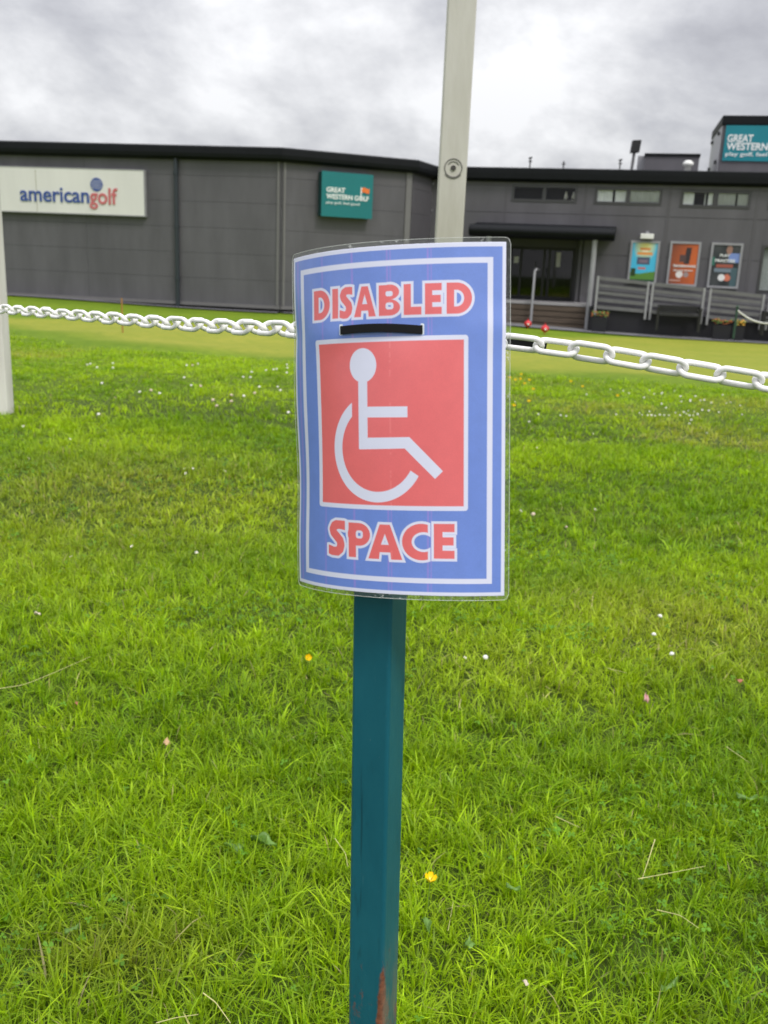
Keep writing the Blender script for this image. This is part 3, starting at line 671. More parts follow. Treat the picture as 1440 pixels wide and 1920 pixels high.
def p1(u, v):
    c = np.array([[.06, .48, .72]]) * np.ones((len(u), 1)); g = np.clip(1 - ((u - .5) ** 2 + (v - .05) ** 2) * 4.5, 0, 1)[:, None]
    c = c * (1 - g) + np.array([.72, .68, .22]) * g
    lay(c, (abs(u - .52) < .2) & (v > .13) & (v < .19), (.7, .24, .06)); lay(c, (abs(u - .52) < .31) & (v > .24) & (v < .31), (.75, .30, .08)); lay(c, (abs(u - .52) < .12) & (v > .2) & (v < .235), (.85, .75, .6))
    lay(c, (abs(u - .48) < .25) & (v > .36) & (v < .56), (.07, .09, .15)); lay(c, (abs(u - .48) < .17) & (abs(v - .47) < .04), (.2, .15, .2)); lay(c, (abs(u - .45) < .15) & (v > .62) & (v < .68), (.55, .16, .14))
    lay(c, v > .76 + .03 * np.sin(u * 5), (.10, .25, .04)); lay(c, (v > .94), (.02, .06, .03)); lay(c, (abs(u - .12) < .1) & (v > .66) & (v < .86), (.02, .05, .01)); return c
def p2(u, v):
    f = np.clip(u * .8 + .2 * np.sin(v * 3), 0, 1)[:, None]; c = np.array([.16, .045, .025]) * (1 - f) + np.array([.62, .13, .03]) * f
    lay(c, (abs(u - .66 + .12 * v) < .1) & (v > .1) & (v < .5), (.035, .025, .03)); lay(c, (abs(u - .45) < .12) & (v > .28) & (v < .46), (.09, .05, .05))
    lay(c, ((u - .38) ** 2 + ((v - .76) * 1.5) ** 2) < .017, (.75, .72, .7)); lay(c, ((u - .63) ** 2 + ((v - .76) * 1.5) ** 2) < .010, (.32, .25, .25)); lay(c, (abs(u - .25) < .2) & (abs(v - .91) < .012), (.5, .3, .25)); return c
def p3(u, v):
    c = np.array([[.035, .04, .045]]) * np.ones((len(u), 1)) + .02 * np.sin(u * 9)[:, None] * np.cos(v * 7)[:, None]
    lay(c, (abs(u - .8) < .2) & (v > .2) & (v < .42), (.18, .26, .55)); lay(c, ((u - .6) ** 2 + (v - .12) ** 2) < .012, (.3, .17, .13)); lay(c, (abs(u - .48) < .3) & (v > .47) & (v < .54), (.34, .09, .06))
    lay(c, (abs(u - .48) < .36) & (v > .57) & (v < .66), (.17, .22, .27)); lay(c, (abs(u - .86) < .12) & (v > .55), (.06, .11, .13)); lay(c, (abs(u - .06) < .05) & (v > .3) & (v < .5), (.03, .16, .12))
    lay(c, ((u - .62) ** 2 + ((v - .79) * 1.5) ** 2) < .016, (.62, .18, .11)); lay(c, ((u - .42) ** 2 + ((v - .79) * 1.5) ** 2) < .016, (.75, .75, .76)); return np.clip(c, 0, 1)
poster((1184, 451), (1240, 452), (1175, 530), (1229, 534), p1, 'light blue and green poster under the small white wall lamp', [])
poster((1258, 452), (1317, 454), (1248, 535), (1305, 538), p2, 'orange brown poster in a grey frame, middle of the three', [('TRACKMAN RANGE', .16, .9, .57, .52), ('play and practise', .2, .82, .655, .625)])
poster((1336, 454), (1395, 457), (1324, 539), (1384, 542), p3, 'dark poster with a blue sleeve and white lettering, rightmost of the three', [('PLAY', .3, .62, .30, .245), ('PRACTISE', .17, .8, .42, .36)])
s0 = FC.px(1201, 443, .25)[0]; s1 = FC.px(1226, 443, .25)[0]; z1 = FC.px(1213, 438, .25)[1]; z0 = FC.px(1213, 448, .25)[1]
wl = empty('wall_lamp', FC.at((s0 + s1) / 2, z0, .15), 'small white floodlight above the light blue poster', 'wall lamp')
MB().fbox(FC, s0, s1, z0, z1, .1, .25).build('housing', M['white'], wl, bevel=.015); MB().fbox(FC, (s0 + s1) / 2 - .05, (s0 + s1) / 2 + .05, z0 + .05, z1 + .08, .032, .1).build('bracket', M['lgrey'], wl)

# planters by the ramp wall with flowers
def flowers(x, y, wpx, cols_, label):
    q, z = FC.px(x, y, RD + .35); wd = wpx / 1750 * 31
    o = empty('flower_planter', FC.at(q, z - .3, RD + .35), label, 'planter')
    gzv = float(gz(*FC.at(q, 0, RD + .35)[:2]))
    MB().hexa([FC.at(q - wd * .45, gzv - .02, RD + .5), FC.at(q + wd * .45, gzv - .02, RD + .5), FC.at(q + wd * .45, gzv - .02, RD + .25), FC.at(q - wd * .45, gzv - .02, RD + .25), FC.at(q - wd / 2, z - .08, RD + .53), FC.at(q + wd / 2, z - .08, RD + .53), FC.at(q + wd / 2, z - .08, RD + .22), FC.at(q - wd / 2, z - .08, RD + .22)]).build('trough', M['rampwall'], o)
    for j, cm in enumerate(cols_):
        mb = MB()
        for k in range(26):
            a = FC.at(q + (random.random() - .5) * wd * 1.1, z - .06 + random.random() * .16, RD + .35 + (random.random() - .5) * .25)
            mb.lathe(a, [(.008, 0), (.038, .012), (.03, .03)], 6)
        mb.build(['blossom', 'foliage'][j], cm, o)
flowers(1125, 591, 26, [M['terra'], M['green_leaf']], 'dark trough of orange flowers beside the canopy post')
flowers(1354, 605, 30, [M['terra'], M['green_leaf']], 'dark trough of orange flowers right of the slatted bench')
flowers(1387, 607, 16, [mat('flower_yellow', (.75, .42, .05), .6), M['green_leaf']], 'small trough of yellow flowers under the rope barrier')

# rope barrier
rb = empty('rope_barrier', FC.at(FC.px(1378, 615, 3.2)[0], ZR, 3.2), 'dark green posts with a sagging white rope in front of the ramp', 'barrier')
for x in (1380, 1492):
    a = FC.px(x + 2, 577, 3.2); b = FC.px(x - 4, 625, 3.2); mb = MB(); mb.cyl(FC.at(b[0], b[1] - .15, 3.2), FC.at(b[0], a[1], 3.2), .035, 10); mb.lathe(FC.at(b[0], a[1], 3.2), [(.04, 0), (.05, .03), (.02, .07)], 10); mb.build('post', mat('barrier_green', (.02, .06, .04), .5), rb, smooth=True)
pts = []
for t in np.linspace(0, 1, 15):
    a = FC.px(1381 + 110 * t, 580 + 11 * t, 3.2); pts.append(FC.at(a[0], a[1] - .32 * (1 - (2 * t - 1) ** 2), 3.2))
MB().tube(pts, .02, 8).build('rope', M['white'], rb, smooth=True)

# path strip along the building foot
mb = MB(); 
def strip(fc, d0, d1, a=0, b=None):
    b = fc.L if b is None else b; n = 40
    for k in range(n):
        s0_, s1_ = a + (b - a) * k / n, a + (b - a) * (k + 1) / n; vs = [fc.at(s0_, 0, d0), fc.at(s1_, 0, d0), fc.at(s1_, 0, d1), fc.at(s0_, 0, d1)]
        for v in vs: v[2] = gz(v[0], v[1]) + .035
        mb.add(vs, [(0, 1, 2, 3)])
strip(FL, -.1, .5); strip(FB, -.1, .45); strip(FC, .1, 3.0, 0)
tag(mb.build('path', M['rubber']), kind='structure')

# red hole markers on the putting green
for i, (x, y, hh, lab) in enumerate([(989, 616, .42, 'red putting hole marker left of the other, in front of the timber sleepers'), (1021, 626, .42, 'red putting hole marker nearest the white chain, beside the sign'), (1368, 634, .42, 'red putting hole marker below the rope barrier near the orange flowers')]):
    p = hit(x, y); z = float(gz(p[0], p[1]))
    o = empty('hole_marker', (p[0], p[1], z), lab, 'hole marker', 'red hole markers on the putting green')
    MB().cyl((p[0], p[1], z - .02), (p[0], p[1], z + hh * .75), .012, 8).build('pin', M['redplastic'], o, smooth=True)
    mb = MB(); mb.lathe((p[0], p[1], z + .04), [(.02, 0), (.10, .05), (.12, .11), (.10, .17), (.02, .22)], 14); bo = mb.build('disc', M['redplastic'], o, smooth=True)
    MB().box((p[0] - .03, p[1] - .124, z + .12), (p[0] + .03, p[1] - .116, z + .17)).build('number_patch', M['petal'], o)
p = hit(230, 624); z = float(gz(p[0], p[1])); mb = MB(); mb.cyl((p[0], p[1], z - .02), (p[0], p[1], z + .62), .014, 8)
tag(mb.build('flag_pin', mat('faded_orange', (.35, .17, .04), .6), smooth=True), 'thin faded orange pin standing on the putting green behind the left chain', 'pin')

# ------------------------------------------------------------------ white posts
def white_post(xc, Y, wd, hgt, label, mm, yref=430, lean=0.):
    c = atY(xc, yref, Y); zg = float(gz(c[0], Y)); o = empty('white_post', (c[0], Y, zg), label, 'post', 'square white posts on the lawn')
    mb = MB(); mb.box((c[0] - wd / 2, Y - wd / 2, zg - .2), (c[0] + wd / 2, Y + wd / 2, zg + hgt)); mb.build('shaft', mm, o, bevel=.008)
    return o, c, zg
g = hit(20, 774); YL = float(g[1])
o, c, zg = white_post(-18, YL, .135, 3.2, 'square off white post at the left edge with the chain passing in front', M['postl'])
o, c, zg = white_post(842, 5.0, .137, 3.3, 'tall square off white post with a round bolt plate, rising behind the laminated sign', M['post'])
pc = atY(850, 315, 5.0 - .0685); yf = 5.0 - .0685
mb = MB(); mb.tube([(pc[0] + .043 * math.cos(a), yf - .0005, pc[2] + .043 * math.sin(a)) for a in np.linspace(0, 2 * math.pi, 33)[:-1]], .0032, 6, closed=True)
for (a0, a1, rr) in ((.5, 2.6, .030), (3.8, 5.6, .049)):
    mb.tube([(pc[0] + rr * math.cos(a), yf - .0005, pc[2] + rr * math.sin(a)) for a in np.linspace(a0, a1, 12)], .003, 6)
ro = mb.build('bolt_plate', M['ring'], o, smooth=True)
mb = MB(); mb.cyl((pc[0], yf + .002, pc[2]), (pc[0], yf - .006, pc[2]), .013, 12); mb.build('bolt', M['bolt'], ro)

# ------------------------------------------------------------------ green steel post
PT = atY(722.5, 620, .835); PB = atY(699, 1920, .808)
ax = (PT - PB) / np.linalg.norm(PT - PB); base = PB + ax * ((-.12 - PB[2]) / ax[2]); topp = PT + ax * .045
def steelmat():
    m_ = bpy.data.materials.new('teal_painted_steel'); m_.use_nodes = True; t = m_.node_tree; b = t.nodes['Principled BSDF']
    c = t.nodes.new('ShaderNodeTexCoord')
    def no(s, d, st=(1, 1, 1), off=(0, 0, 0)):
        mp = t.nodes.new('ShaderNodeMapping'); mp.inputs[3].default_value = st; mp.inputs[1].default_value = off; t.links.new(c.outputs['Object'], mp.inputs[0])
        n = t.nodes.new('ShaderNodeTexNoise'); n.inputs['Scale'].default_value = s; n.inputs['Detail'].default_value = d; n.inputs['Roughness'].default_value = .65
        t.links.new(mp.outputs[0], n.inputs['Vector']); return n.outputs['Fac']
    def rmp(f, a, b_, lo=0., hi=1.):
        r = t.nodes.new('ShaderNodeMapRange'); t.links.new(f, r.inputs[0]); r.inputs[1].default_value = a; r.inputs[2].default_value = b_; r.inputs[3].default_value = lo; r.inputs[4].default_value = hi; return r.outputs[0]
    def mix(f, a, b_):
        x = t.nodes.new('ShaderNodeMix'); x.data_type = 'RGBA'; t.links.new(f, x.inputs[0])
        for i, v in ((6, a), (7, b_)):
            if isinstance(v, tuple): x.inputs[i].default_value = (*v, 1)
            else: t.links.new(v, x.inputs[i])
        return x.outputs[2]
    def mm(op, a, b_=None): return mth(op, a, b_, t)
    base_ = mix(rmp(no(14, 6, (1, 1, .35)), .35, .7), (.004, .084, .124), (.010, .118, .162))
    base_ = mix(mm('MULTIPLY', rmp(no(60, 6, (1, 1, .25), (3, 0, 0)), .6, .72), .6), base_, (.004, .04, .055))
    base_ = mix(mm('MULTIPLY', rmp(no(38, 3, (5, 5, .12), (4, 1, 2)), .66, .70), .5), base_, (.003, .03, .045))
    base_ = mix(mm('MULTIPLY', rmp(no(90, 4, (3, 3, .25), (8, 1, 5)), .68, .74), .35), base_, (.05, .17, .20))
    # faded pale flecks
    base_ = mix(mm('MULTIPLY', rmp(no(420, 3), .70, .76), .55), base_, (.20, .30, .30))
    s = t.nodes.new('ShaderNodeSeparateXYZ'); t.links.new(c.outputs['Object'], s.inputs[0])
    # rust: local z measured from the ground; strongest on the front arris (x~0,y<0)
    low = rmp(s.outputs[2], RZ, RZ - .07)
    edge = rmp(mm('ABSOLUTE', mm('SUBTRACT', s.outputs[0], .0197)), .012, .0, 0, 1)
    fr = rmp(s.outputs[1], -.008, -.0185)
    ra = mm('MULTIPLY', mm('MULTIPLY', low, edge), fr)
    rn = no(70, 7, (1, 1, .45), (1, 2, 0))
    rust = rmp(mm('ADD', mm('MULTIPLY', ra, .75), mm('MULTIPLY', rn, .62)), .60, .70)
    spots = mm('MULTIPLY', rmp(no(55, 6, (1, 1, .5), (7, 3, 1)), .735, .76), 1.)
    lows = rmp(mm('ADD', mm('MULTIPLY', low, .17), no(45, 8, (1, 1, .6), (2, 9, 0))), .70, .78)
    rust = mm('MAXIMUM', rust, mm('MULTIPLY', mm('MAXIMUM', spots, lows), .8))
    rc = mix(rmp(no(160, 5), .35, .65), (.10, .030, .014), (.24, .085, .04))
    fin = mix(rust, base_, rc)
    # weathered grime on the low side face
    gr = mm('MULTIPLY', mm('MULTIPLY', rmp(s.outputs[2], RZ - .0, RZ - .10), rmp(s.outputs[0], .016, .0195)), rmp(no(120, 6, (1, 1, .2)), .4, .62))
    fin = mix(mm('MULTIPLY', gr, .7), fin, (.16, .15, .11))
    t.links.new(fin, b.inputs['Base Color'])
    t.links.new(rmp(rust, 0, 1, .36, .85), b.inputs['Roughness'])
    b.inputs['Specular IOR Level'].default_value = .45
    bp = t.nodes.new('ShaderNodeBump'); bp.inputs['Strength'].default_value = .25; bp.inputs['Distance'].default_value = .001
    t.links.new(mm('ADD', no(120, 6, (1, 1, .5)), mm('MULTIPLY', rust, .8)), bp.inputs['Height']); t.links.new(bp.outputs[0], b.inputs['Normal'])
    return m_
RZ = float((atY(720, 1790, .80)[2] + .12)) + .03
M['steel'] = steelmat()
sp = empty('steel_post', base + np.array([0, 0, .12]), 'teal painted square steel post with rust near the grass, carrying the laminated sign', 'post')
Lp = np.linalg.norm(topp - base); hw = .0197; bm = bmesh.new(); n = 40
me = bpy.data.meshes.new('shaft')
mb = MB(); rings = []
r_c = .004
prof = []
for cxn, cyn, a0 in ((1, 1, 0), (-1, 1, 90), (-1, -1, 180), (1, -1, 270)):
    for a in (0, 30, 60, 90): aa = math.radians(a0 + a); prof.append((cxn * (hw - r_c) + r_c * math.cos(aa), cyn * (hw - r_c) + r_c * math.sin(aa)))
kk = len(prof)
vs = [(x, y, Lp * i / n) for i in range(n + 1) for x, y in prof]
fs = [(i * kk + j, i * kk + (j + 1) % kk, (i + 1) * kk + (j + 1) % kk, (i + 1) * kk + j) for i in range(n) for j in range(kk)] + [tuple(range(kk))[::-1], tuple(n * kk + j for j in range(kk))]
mb.add(vs, fs); sh = mb.build('shaft', M['steel'], None, smooth=True, origin=(0, 0, 0))
sh.modifiers.new('wn', 'WEIGHTED_NORMAL')
zq = Vector(ax).to_track_quat('Z', 'Y')
YAW = math.radians(-24)
Rm = (zq.to_matrix() @ Matrix.Rotation(YAW - zq.to_euler().z * 0, 3, 'Z'))
# make the local -Y face look towards the camera before the yaw
zx = np.cross([0, 1, 0.], ax); zx /= np.linalg.norm(zx); zy = np.cross(ax, zx)
Mb = Matrix(((zx[0], zy[0], ax[0]), (zx[1], zy[1], ax[1]), (zx[2], zy[2], ax[2]))) @ Matrix.Rotation(YAW, 3, 'Z')
sh.matrix_local = Matrix.Translation(Vector(base)) @ Mb.to_4x4()
sh.parent = sp; sh.matrix_parent_inverse = Matrix.Translation(-Vector(sp.location))
cap = MB().box((-hw - .001, -hw - .001, Lp), (hw + .001, hw + .001, Lp + .006)).build('cap', M['strap'], None, bevel=.002, origin=(0, 0, 0))
cap.matrix_local = sh.matrix_local.copy(); cap.parent = sp; cap.matrix_parent_inverse = sh.matrix_parent_inverse.copy()

# ------------------------------------------------------------------ laminated sign
SP = [-0.00428, 0.7923, 1.11597, -0.40574, 0.11987, -0.10599, 1.14215, -0.48835, -0.04186]
def sheet(u, v, off=0.):
    """u, v in mm from the top left of the paper; off in mm towards the camera"""
    u = np.asarray(u, float) / 210.; v = np.asarray(v, float) / 297.; o = np.array(SP[:3]); yaw, lean, roll, a1, a2, a3 = SP[3:]
    n = 200; t = np.linspace(0, 1, n); s = t - .5; ang = a1 * s + a2 * (s * s - 1 / 12) + a3 * s ** 3
    dx = np.cos(ang); dy = np.sin(ang)
    X = np.concatenate([[0], np.cumsum((dx[1:] + dx[:-1]) / 2 / (n - 1))]); Y = np.concatenate([[0], np.cumsum((dy[1:] + dy[:-1]) / 2 / (n - 1))])
    uc = np.clip(u, 0, 1); ex = u - uc; ae = np.interp(uc, t, ang)
    lx = (np.interp(uc, t, X) - np.interp(.5, t, X) + ex * np.cos(ae)) * .21; ly = (np.interp(uc, t, Y) - np.interp(.5, t, Y) + ex * np.sin(ae)) * .21
    # gentle ripples of the laminate
    rip = .0011 * np.sin(v * 7 + u * 3) * np.sin(u * 5.5 + 1) + .0005 * np.sin(v * 15 + 1) * np.exp(-((u - .02) / .09) ** 2)
    rip = rip + .0011 * np.exp(-((v - .235) / .05) ** 2) * np.sin((u - .1) * 9)
    off = np.asarray(off, float) / 1000. + rip
    lx = lx + off * np.sin(ae); ly = ly - off * np.cos(ae)
    lz = -(v - .5) * .297
    cy, sy, cl_, sl, cr_, sr = math.cos(yaw), math.sin(yaw), math.cos(lean), math.sin(lean), math.cos(roll), math.sin(roll)
    x, z = cr_ * lx + sr * lz, -sr * lx + cr_ * lz
    y, z = cl_ * ly + sl * z, -sl * ly + cl_ * z
    x, y = cy * x - sy * y, sy * x + cy * y
    return np.stack([x + o[0], y + o[1], z + o[2]], -1)
# design as signed distances in mm (mitred, like the print)
def hp(x, y, pts):           # convex polygon given clockwise on screen (y down)
    d = -1e9
    for i in range(len(pts)):
        (x0, y0), (x1, y1) = pts[i], pts[(i + 1) % len(pts)]
        l = math.hypot(x1 - x0, y1 - y0); d = np.maximum(d, ((x - x0) * (y1 - y0) - (y - y0) * (x1 - x0)) / l)
    return d
def bx(x, y, x0, y0, x1, y1): return np.maximum(np.maximum(x0 - x, x - x1), np.maximum(y0 - y, y - y1))
def rbx(x, y, x0, y0, x1, y1, r):
    qx = np.abs(x - (x0 + x1) / 2) - (x1 - x0) / 2 + r; qy = np.abs(y - (y0 + y1) / 2) - (y1 - y0) / 2 + r
    return np.hypot(np.maximum(qx, 0), np.maximum(qy, 0)) + np.minimum(np.maximum(qx, qy), 0) - r
def el(x, y, cx_, cy_, rx, ry):
    a = (x - cx_) / rx; b = (y - cy_) / ry; f = np.sqrt(a * a + b * b) + 1e-9; g_ = np.hypot(a / rx, b / ry) / f + 1e-9; return (f - 1) / g_
def seg(x, y, P, w_):
    d = 1e9
    for (x0, y0), (x1, y1) in zip(P[:-1], P[1:]):
        dx, dy = x1 - x0, y1 - y0; t = np.clip(((x - x0) * dx + (y - y0) * dy) / (dx * dx + dy * dy), 0, 1); d = np.minimum(d, np.hypot(x - x0 - t * dx, y - y0 - t * dy))
    return d - w_
mn, mxx = np.minimum, np.maximum
def lD(x, y, x0, x1, y0, y1):
    xc = x0 + (x1 - x0) * .40; ym = (y0 + y1) / 2; h_ = (y1 - y0) / 2
    o_ = mn(bx(x, y, x0, y0, xc, y1), mxx(el(x, y, xc, ym, x1 - xc, h_), xc - 1 - x))
    xi = x0 + 6.3; hi = mn(bx(x, y, xi, y0 + 6, max(xc, xi + .5), y1 - 6), mxx(el(x, y, xc, ym, max(1.5, x1 - xc - 6.6), h_ - 6), xi - x))
    return mxx(o_, -hi)
def lE(x, y, x0, x1, y0, y1, w_=6.3):
    ym = (y0 + y1) / 2; hb = (y1 - y0) * .235
    return mn(mn(bx(x, y, x0, y0, x0 + w_, y1), bx(x, y, x0, y0, x1, y0 + hb)), mn(bx(x, y, x0, y1 - hb, x1, y1), bx(x, y, x0, ym - hb / 2, x1 - .8, ym + hb / 2)))
def lA(x, y, x0, x1, y0, y1):
    w_ = x1 - x0; c = (x0 + x1) / 2; a = w_ * .15; h_ = y1 - y0
    o_ = hp(x, y, [(c - a, y0), (c + a, y0), (x1, y1), (x0, y1)])
    hole = hp(x, y, [(c, y0 + h_ * .27), (c + w_ * .115, y0 + h_ * .58), (c - w_ * .115, y0 + h_ * .58)])
    nt_ = hp(x, y, [(c - w_ * .155, y0 + h_ * .80), (c + w_ * .155, y0 + h_ * .80), (c + w_ * .21, y1 + 9), (c - w_ * .21, y1 + 9)])
    return mxx(mxx(o_, -hole), -nt_)
def lS(x, y, x0, x1, y0, y1, w_):
    W_, H_ = x1 - x0, y1 - y0
    P_ = [(.98, .135), (.78, .115), (.55, .115), (.36, .165), (.27, .26), (.33, .36), (.52, .46), (.70, .56), (.755, .68), (.70, .80), (.54, .875), (.33, .885), (.04, .84)]
    P_ = [(x0 + a * W_, y0 + b * H_) for a, b in P_]; return mxx(seg(x, y, P_, w_), bx(x, y, x0, y0, x1 - .0, y1))
def lB(x, y, x0, x1, y0, y1):
    ym = y0 + (y1 - y0) * .47; xc = x0 + (x1 - x0) * .5
    o_ = mn(mn(bx(x, y, x0, y0, xc, y1), el(x, y, xc, (y0 + ym) / 2, x1 - xc - .8, (ym - y0) / 2 + .3)), el(x, y, xc, (ym + y1) / 2, x1 - xc, (y1 - ym) / 2))
    h1 = rbx(x, y, x0 + 6.2, y0 + 5.2, xc + 3.0, ym - 2.6, 1.6); h2 = rbx(x, y, x0 + 6.2, ym + 2.6, xc + 3.6, y1 - 5.2, 2.0)
    return mxx(o_, -mn(h1, h2))
def lP(x, y, x0, x1, y0, y1):
    yb = y0 + (y1 - y0) * .66; xc = x0 + (x1 - x0) * .48
    o_ = mn(bx(x, y, x0, y0, x0 + 7.6, y1), mn(bx(x, y, x0, y0, xc, yb), el(x, y, xc, (y0 + yb) / 2, x1 - xc, (yb - y0) / 2)))
    return mxx(o_, -rbx(x, y, x0 + 7.6, y0 + 6.6, xc + 4.2, yb - 6.6, 2.5))
g = .42; us = np.arange(0, 210.001, g * 210 / 210.); us = np.linspace(0, 210, 501); vs_ = np.linspace(0, 297, 708)
Ug, Vg = np.meshgrid(us, vs_); x, y = Ug.ravel(), Vg.ravel()
def cov(d, aa=.40): return np.clip(.5 - d / aa, 0, 1)[:, None]
WHITE = np.array([.71, .725, .90]); BLUE = np.array([.140, .240, .67]); RED = np.array([.78, .138, .148])
blot = (fbm(x / 9., y / 9., 3, 4) - .5)[:, None]; fine = (rng.random(len(x)) - .5)[:, None]
blue = BLUE * (1 + .10 * blot + .10 * fine)
for uc, wd, am in ((8.5, 2.2, .42), (44.3, 1.5, .38), (76.8, 1.6, .5), (109.6, 1.2, .5), (112.4, 1.0, .42), (144.8, 1.2, .55), (147.6, .9, .42)):   # banding of the printer
    k = (am * np.clip(1 - np.abs(x - uc - .6 * np.sin(y / 60)) / wd, 0, 1) * (.8 + .4 * vnoise(y / 5, x * 0 + uc, 9)))[:, None]
    blue = blue * (1 - k) + np.array([.42, .22, .70]) * k
red = RED * (1 + .08 * blot + .08 * fine); red = red + .05 * np.clip(1 - np.abs(x - 112) / 1.2, 0, 1)[:, None] * (vnoise(y / 2., x / 2, 4)[:, None] > .5)
white = WHITE * (1 + .03 * blot + .015 * fine)
def over(c, col, d): k = cov(d); return c * (1 - k) + col * k
c = white.copy()
c = over(c, blue, bx(x, y, 3.0, 3.6, 207.0, 293.8)); c = over(c, white, bx(x, y, 13.8, 12.2, 199.2, 286.3)); c = over(c, blue, bx(x, y, 18.9, 16.8, 194.6, 281.9))
T0, T1 = 32.5, 58.0
parts_ = [lD(x, y, 33.6, 53.3, T0, T1), bx(x, y, 56.2, T0, 62.6, T1), lS(x, y, 64.0, 77.2, T0 - .6, T1 + .6, 3.2), lA(x, y, 78.8, 99.4, T0, T1), lB(x, y, 102.2, 121.2, T0, T1),
          mn(bx(x, y, 124.3, T0, 130.6, T1), bx(x, y, 124.3, 51.4, 139.5, T1)), lE(x, y, 142.5, 156.6, T0, T1, 6.2), lD(x, y, 160.6, 181.7, T0, T1)]
Q0, Q1 = 235.2, 266.0
parts_ += [lS(x, y, 47.3, 66.4, Q0 - .8, Q1 + .4, 4.1), lP(x, y, 70.2, 91.9, Q0 + .4, Q1 + .3), lA(x, y, 90.0, 121.6, Q0 + .8, Q1 + .5),
           mxx(mxx(el(x, y, 138.6, 250.4, 17.2, 15.9), -el(x, y, 140.4, 250.4, 10.4, 8.6)), x - 144.2), lE(x, y, 149.3, 167.2, Q0 - .8, Q1 - 1.4, 7.6)]
dt = parts_[0]
for p in parts_[1:]: dt = mn(dt, p)
c = over(c, white, dt - 2.2); c = over(c, red, dt)
c = over(c, white, rbx(x, y, 35.0, 75.4, 178.6, 223.2, 2.6)); c = over(c, red, bx(x, y, 39.4, 79.3, 175.0, 219.3))
sym = el(x, y, 86.6, 98.9, 13.0, 14.6); sym = mn(sym, bx(x, y, 82.0, 100, 90.8, 170.6)); sym = mn(sym, bx(x, y, 84, 134.2, 127.3, 143.4)); sym = mn(sym, hp(x, y, [(83, 161.0), (128.8, 160.2), (124.7, 169.9), (82.6, 171.0)]))
sym = mn(sym, hp(x, y, [(120, 160.4), (128.8, 160.2), (157.3, 189.2), (150.6, 195.8), (124.6, 169.9)]))
wh = mxx(el(x, y, 98.8, 170.0, 43.6, 46.8), -el(x, y, 99.2, 170.0, 35.0, 37.6)); a_ = np.array([(75.2 - x), 0 * x]).max(0)
keep_l = mxx(x - 75.2, x * 0 - 1e3); keep_b = mxx(-(y - 170.0), -( (x - 98.8) * 0 + 1e3))
# arc runs from the top left cut (u = 75) down round to the lower right cut
cut = ((x - 98.8) * .56 - (y - 170.0) * .83)      # > 0 above the line through the lower right end
arc = mn(mxx(wh, mxx(x - 75.2, y - 175)), mxx(wh, mxx(cut - 1.6, -(y - 172))))
sym = mn(sym, arc); c = over(c, white, sym)
slot = (np.abs(y - (69.0 + (x - 103) * .03)) < 4.6) & (((x > 64.2) & (x < 67.6)) | ((x > 138.6) & (x < 141.6)))
c[slot] = (.80, .86, .92)
core = (np.abs(y - (69.0 + (x - 103) * .03)) < 3.6) & (((x > 65.4) & (x < 67.6)) | ((x > 138.6) & (x < 140.6))); c[core] = (.02, .02, .025)
# sheet: front grid; the back is plain paper
Pf = sheet(x, y, .0); nu, nv = len(us), len(vs_)
ii = (np.arange(nv - 1)[:, None] * nu + np.arange(nu - 1)[None]).ravel()
def sheetmat():
    m_ = vcmat('laminated_print', 'tint', .5, 1.0, 16, .8, .14); b = m_.node_tree.nodes['Principled BSDF']; b.inputs['Coat IOR'].default_value = 1.5; return m_
M['sheet'] = sheetmat()
ls = empty('laminated_sign', sheet(105, 297), 'laminated blue and red disabled space notice with a white wheelchair symbol', 'sign')
pw = np.array(ls.location)
ob = add_mesh_np('printed_sheet', Pf - pw, np.stack([ii, ii + nu, ii + nu + 1, ii + 1], 1), 4, M['sheet'], attr=c); ob.parent = ls
so = ob.modifiers.new('solid', 'SOLIDIFY'); so.thickness = .00025; so.offset = 1 if False else -1
# clear laminate margin round the paper
def lammat():
    m_ = bpy.data.materials.new('clear_laminate'); m_.use_nodes = True; t = m_.node_tree; t.nodes.remove(t.nodes['Principled BSDF'])
    tr = t.nodes.new('ShaderNodeBsdfTransparent'); tr.inputs[0].default_value = (.86, .88, .86, 1)
    g_ = t.nodes.new('ShaderNodeBsdfGlossy'); g_.inputs['Roughness'].default_value = .12
    df = t.nodes.new('ShaderNodeBsdfDiffuse'); df.inputs[0].default_value = (.8, .82, .82, 1)
    c_ = t.nodes.new('ShaderNodeTexCoord'); n_ = t.nodes.new('ShaderNodeTexNoise'); n_.inputs['Scale'].default_value = 300; n_.inputs['Detail'].default_value = 3; t.links.new(c_.outputs['Object'], n_.inputs['Vector'])
    r = t.nodes.new('ShaderNodeMapRange'); t.links.new(n_.outputs['Fac'], r.inputs[0]); r.inputs[1].default_value = .62; r.inputs[2].default_value = .72; r.inputs[3].default_value = .04; r.inputs[4].default_value = .45
    bp = t.nodes.new('ShaderNodeBump'); bp.inputs['Strength'].default_value = .4; bp.inputs['Distance'].default_value = .001; t.links.new(n_.outputs['Fac'], bp.inputs['Height']); t.links.new(bp.outputs[0], g_.inputs['Normal'])
    f = t.nodes.new('ShaderNodeFresnel'); f.inputs[0].default_value = 1.5
    x1 = t.nodes.new('ShaderNodeMixShader'); t.links.new(f.outputs[0], x1.inputs[0]); t.links.new(tr.outputs[0], x1.inputs[1]); t.links.new(g_.outputs[0], x1.inputs[2])
    x2 = t.nodes.new('ShaderNodeMixShader'); t.links.new(r.outputs[0], x2.inputs[0]); t.links.new(x1.outputs[0], x2.inputs[1]); t.links.new(df.outputs[0], x2.inputs[2])
    t.links.new(x2.outputs[0], t.nodes['Material Output'].inputs[0]); return m_
M['lam'] = lammat()
inn = []; outr = []; mg = 3.8; rc = 5.0
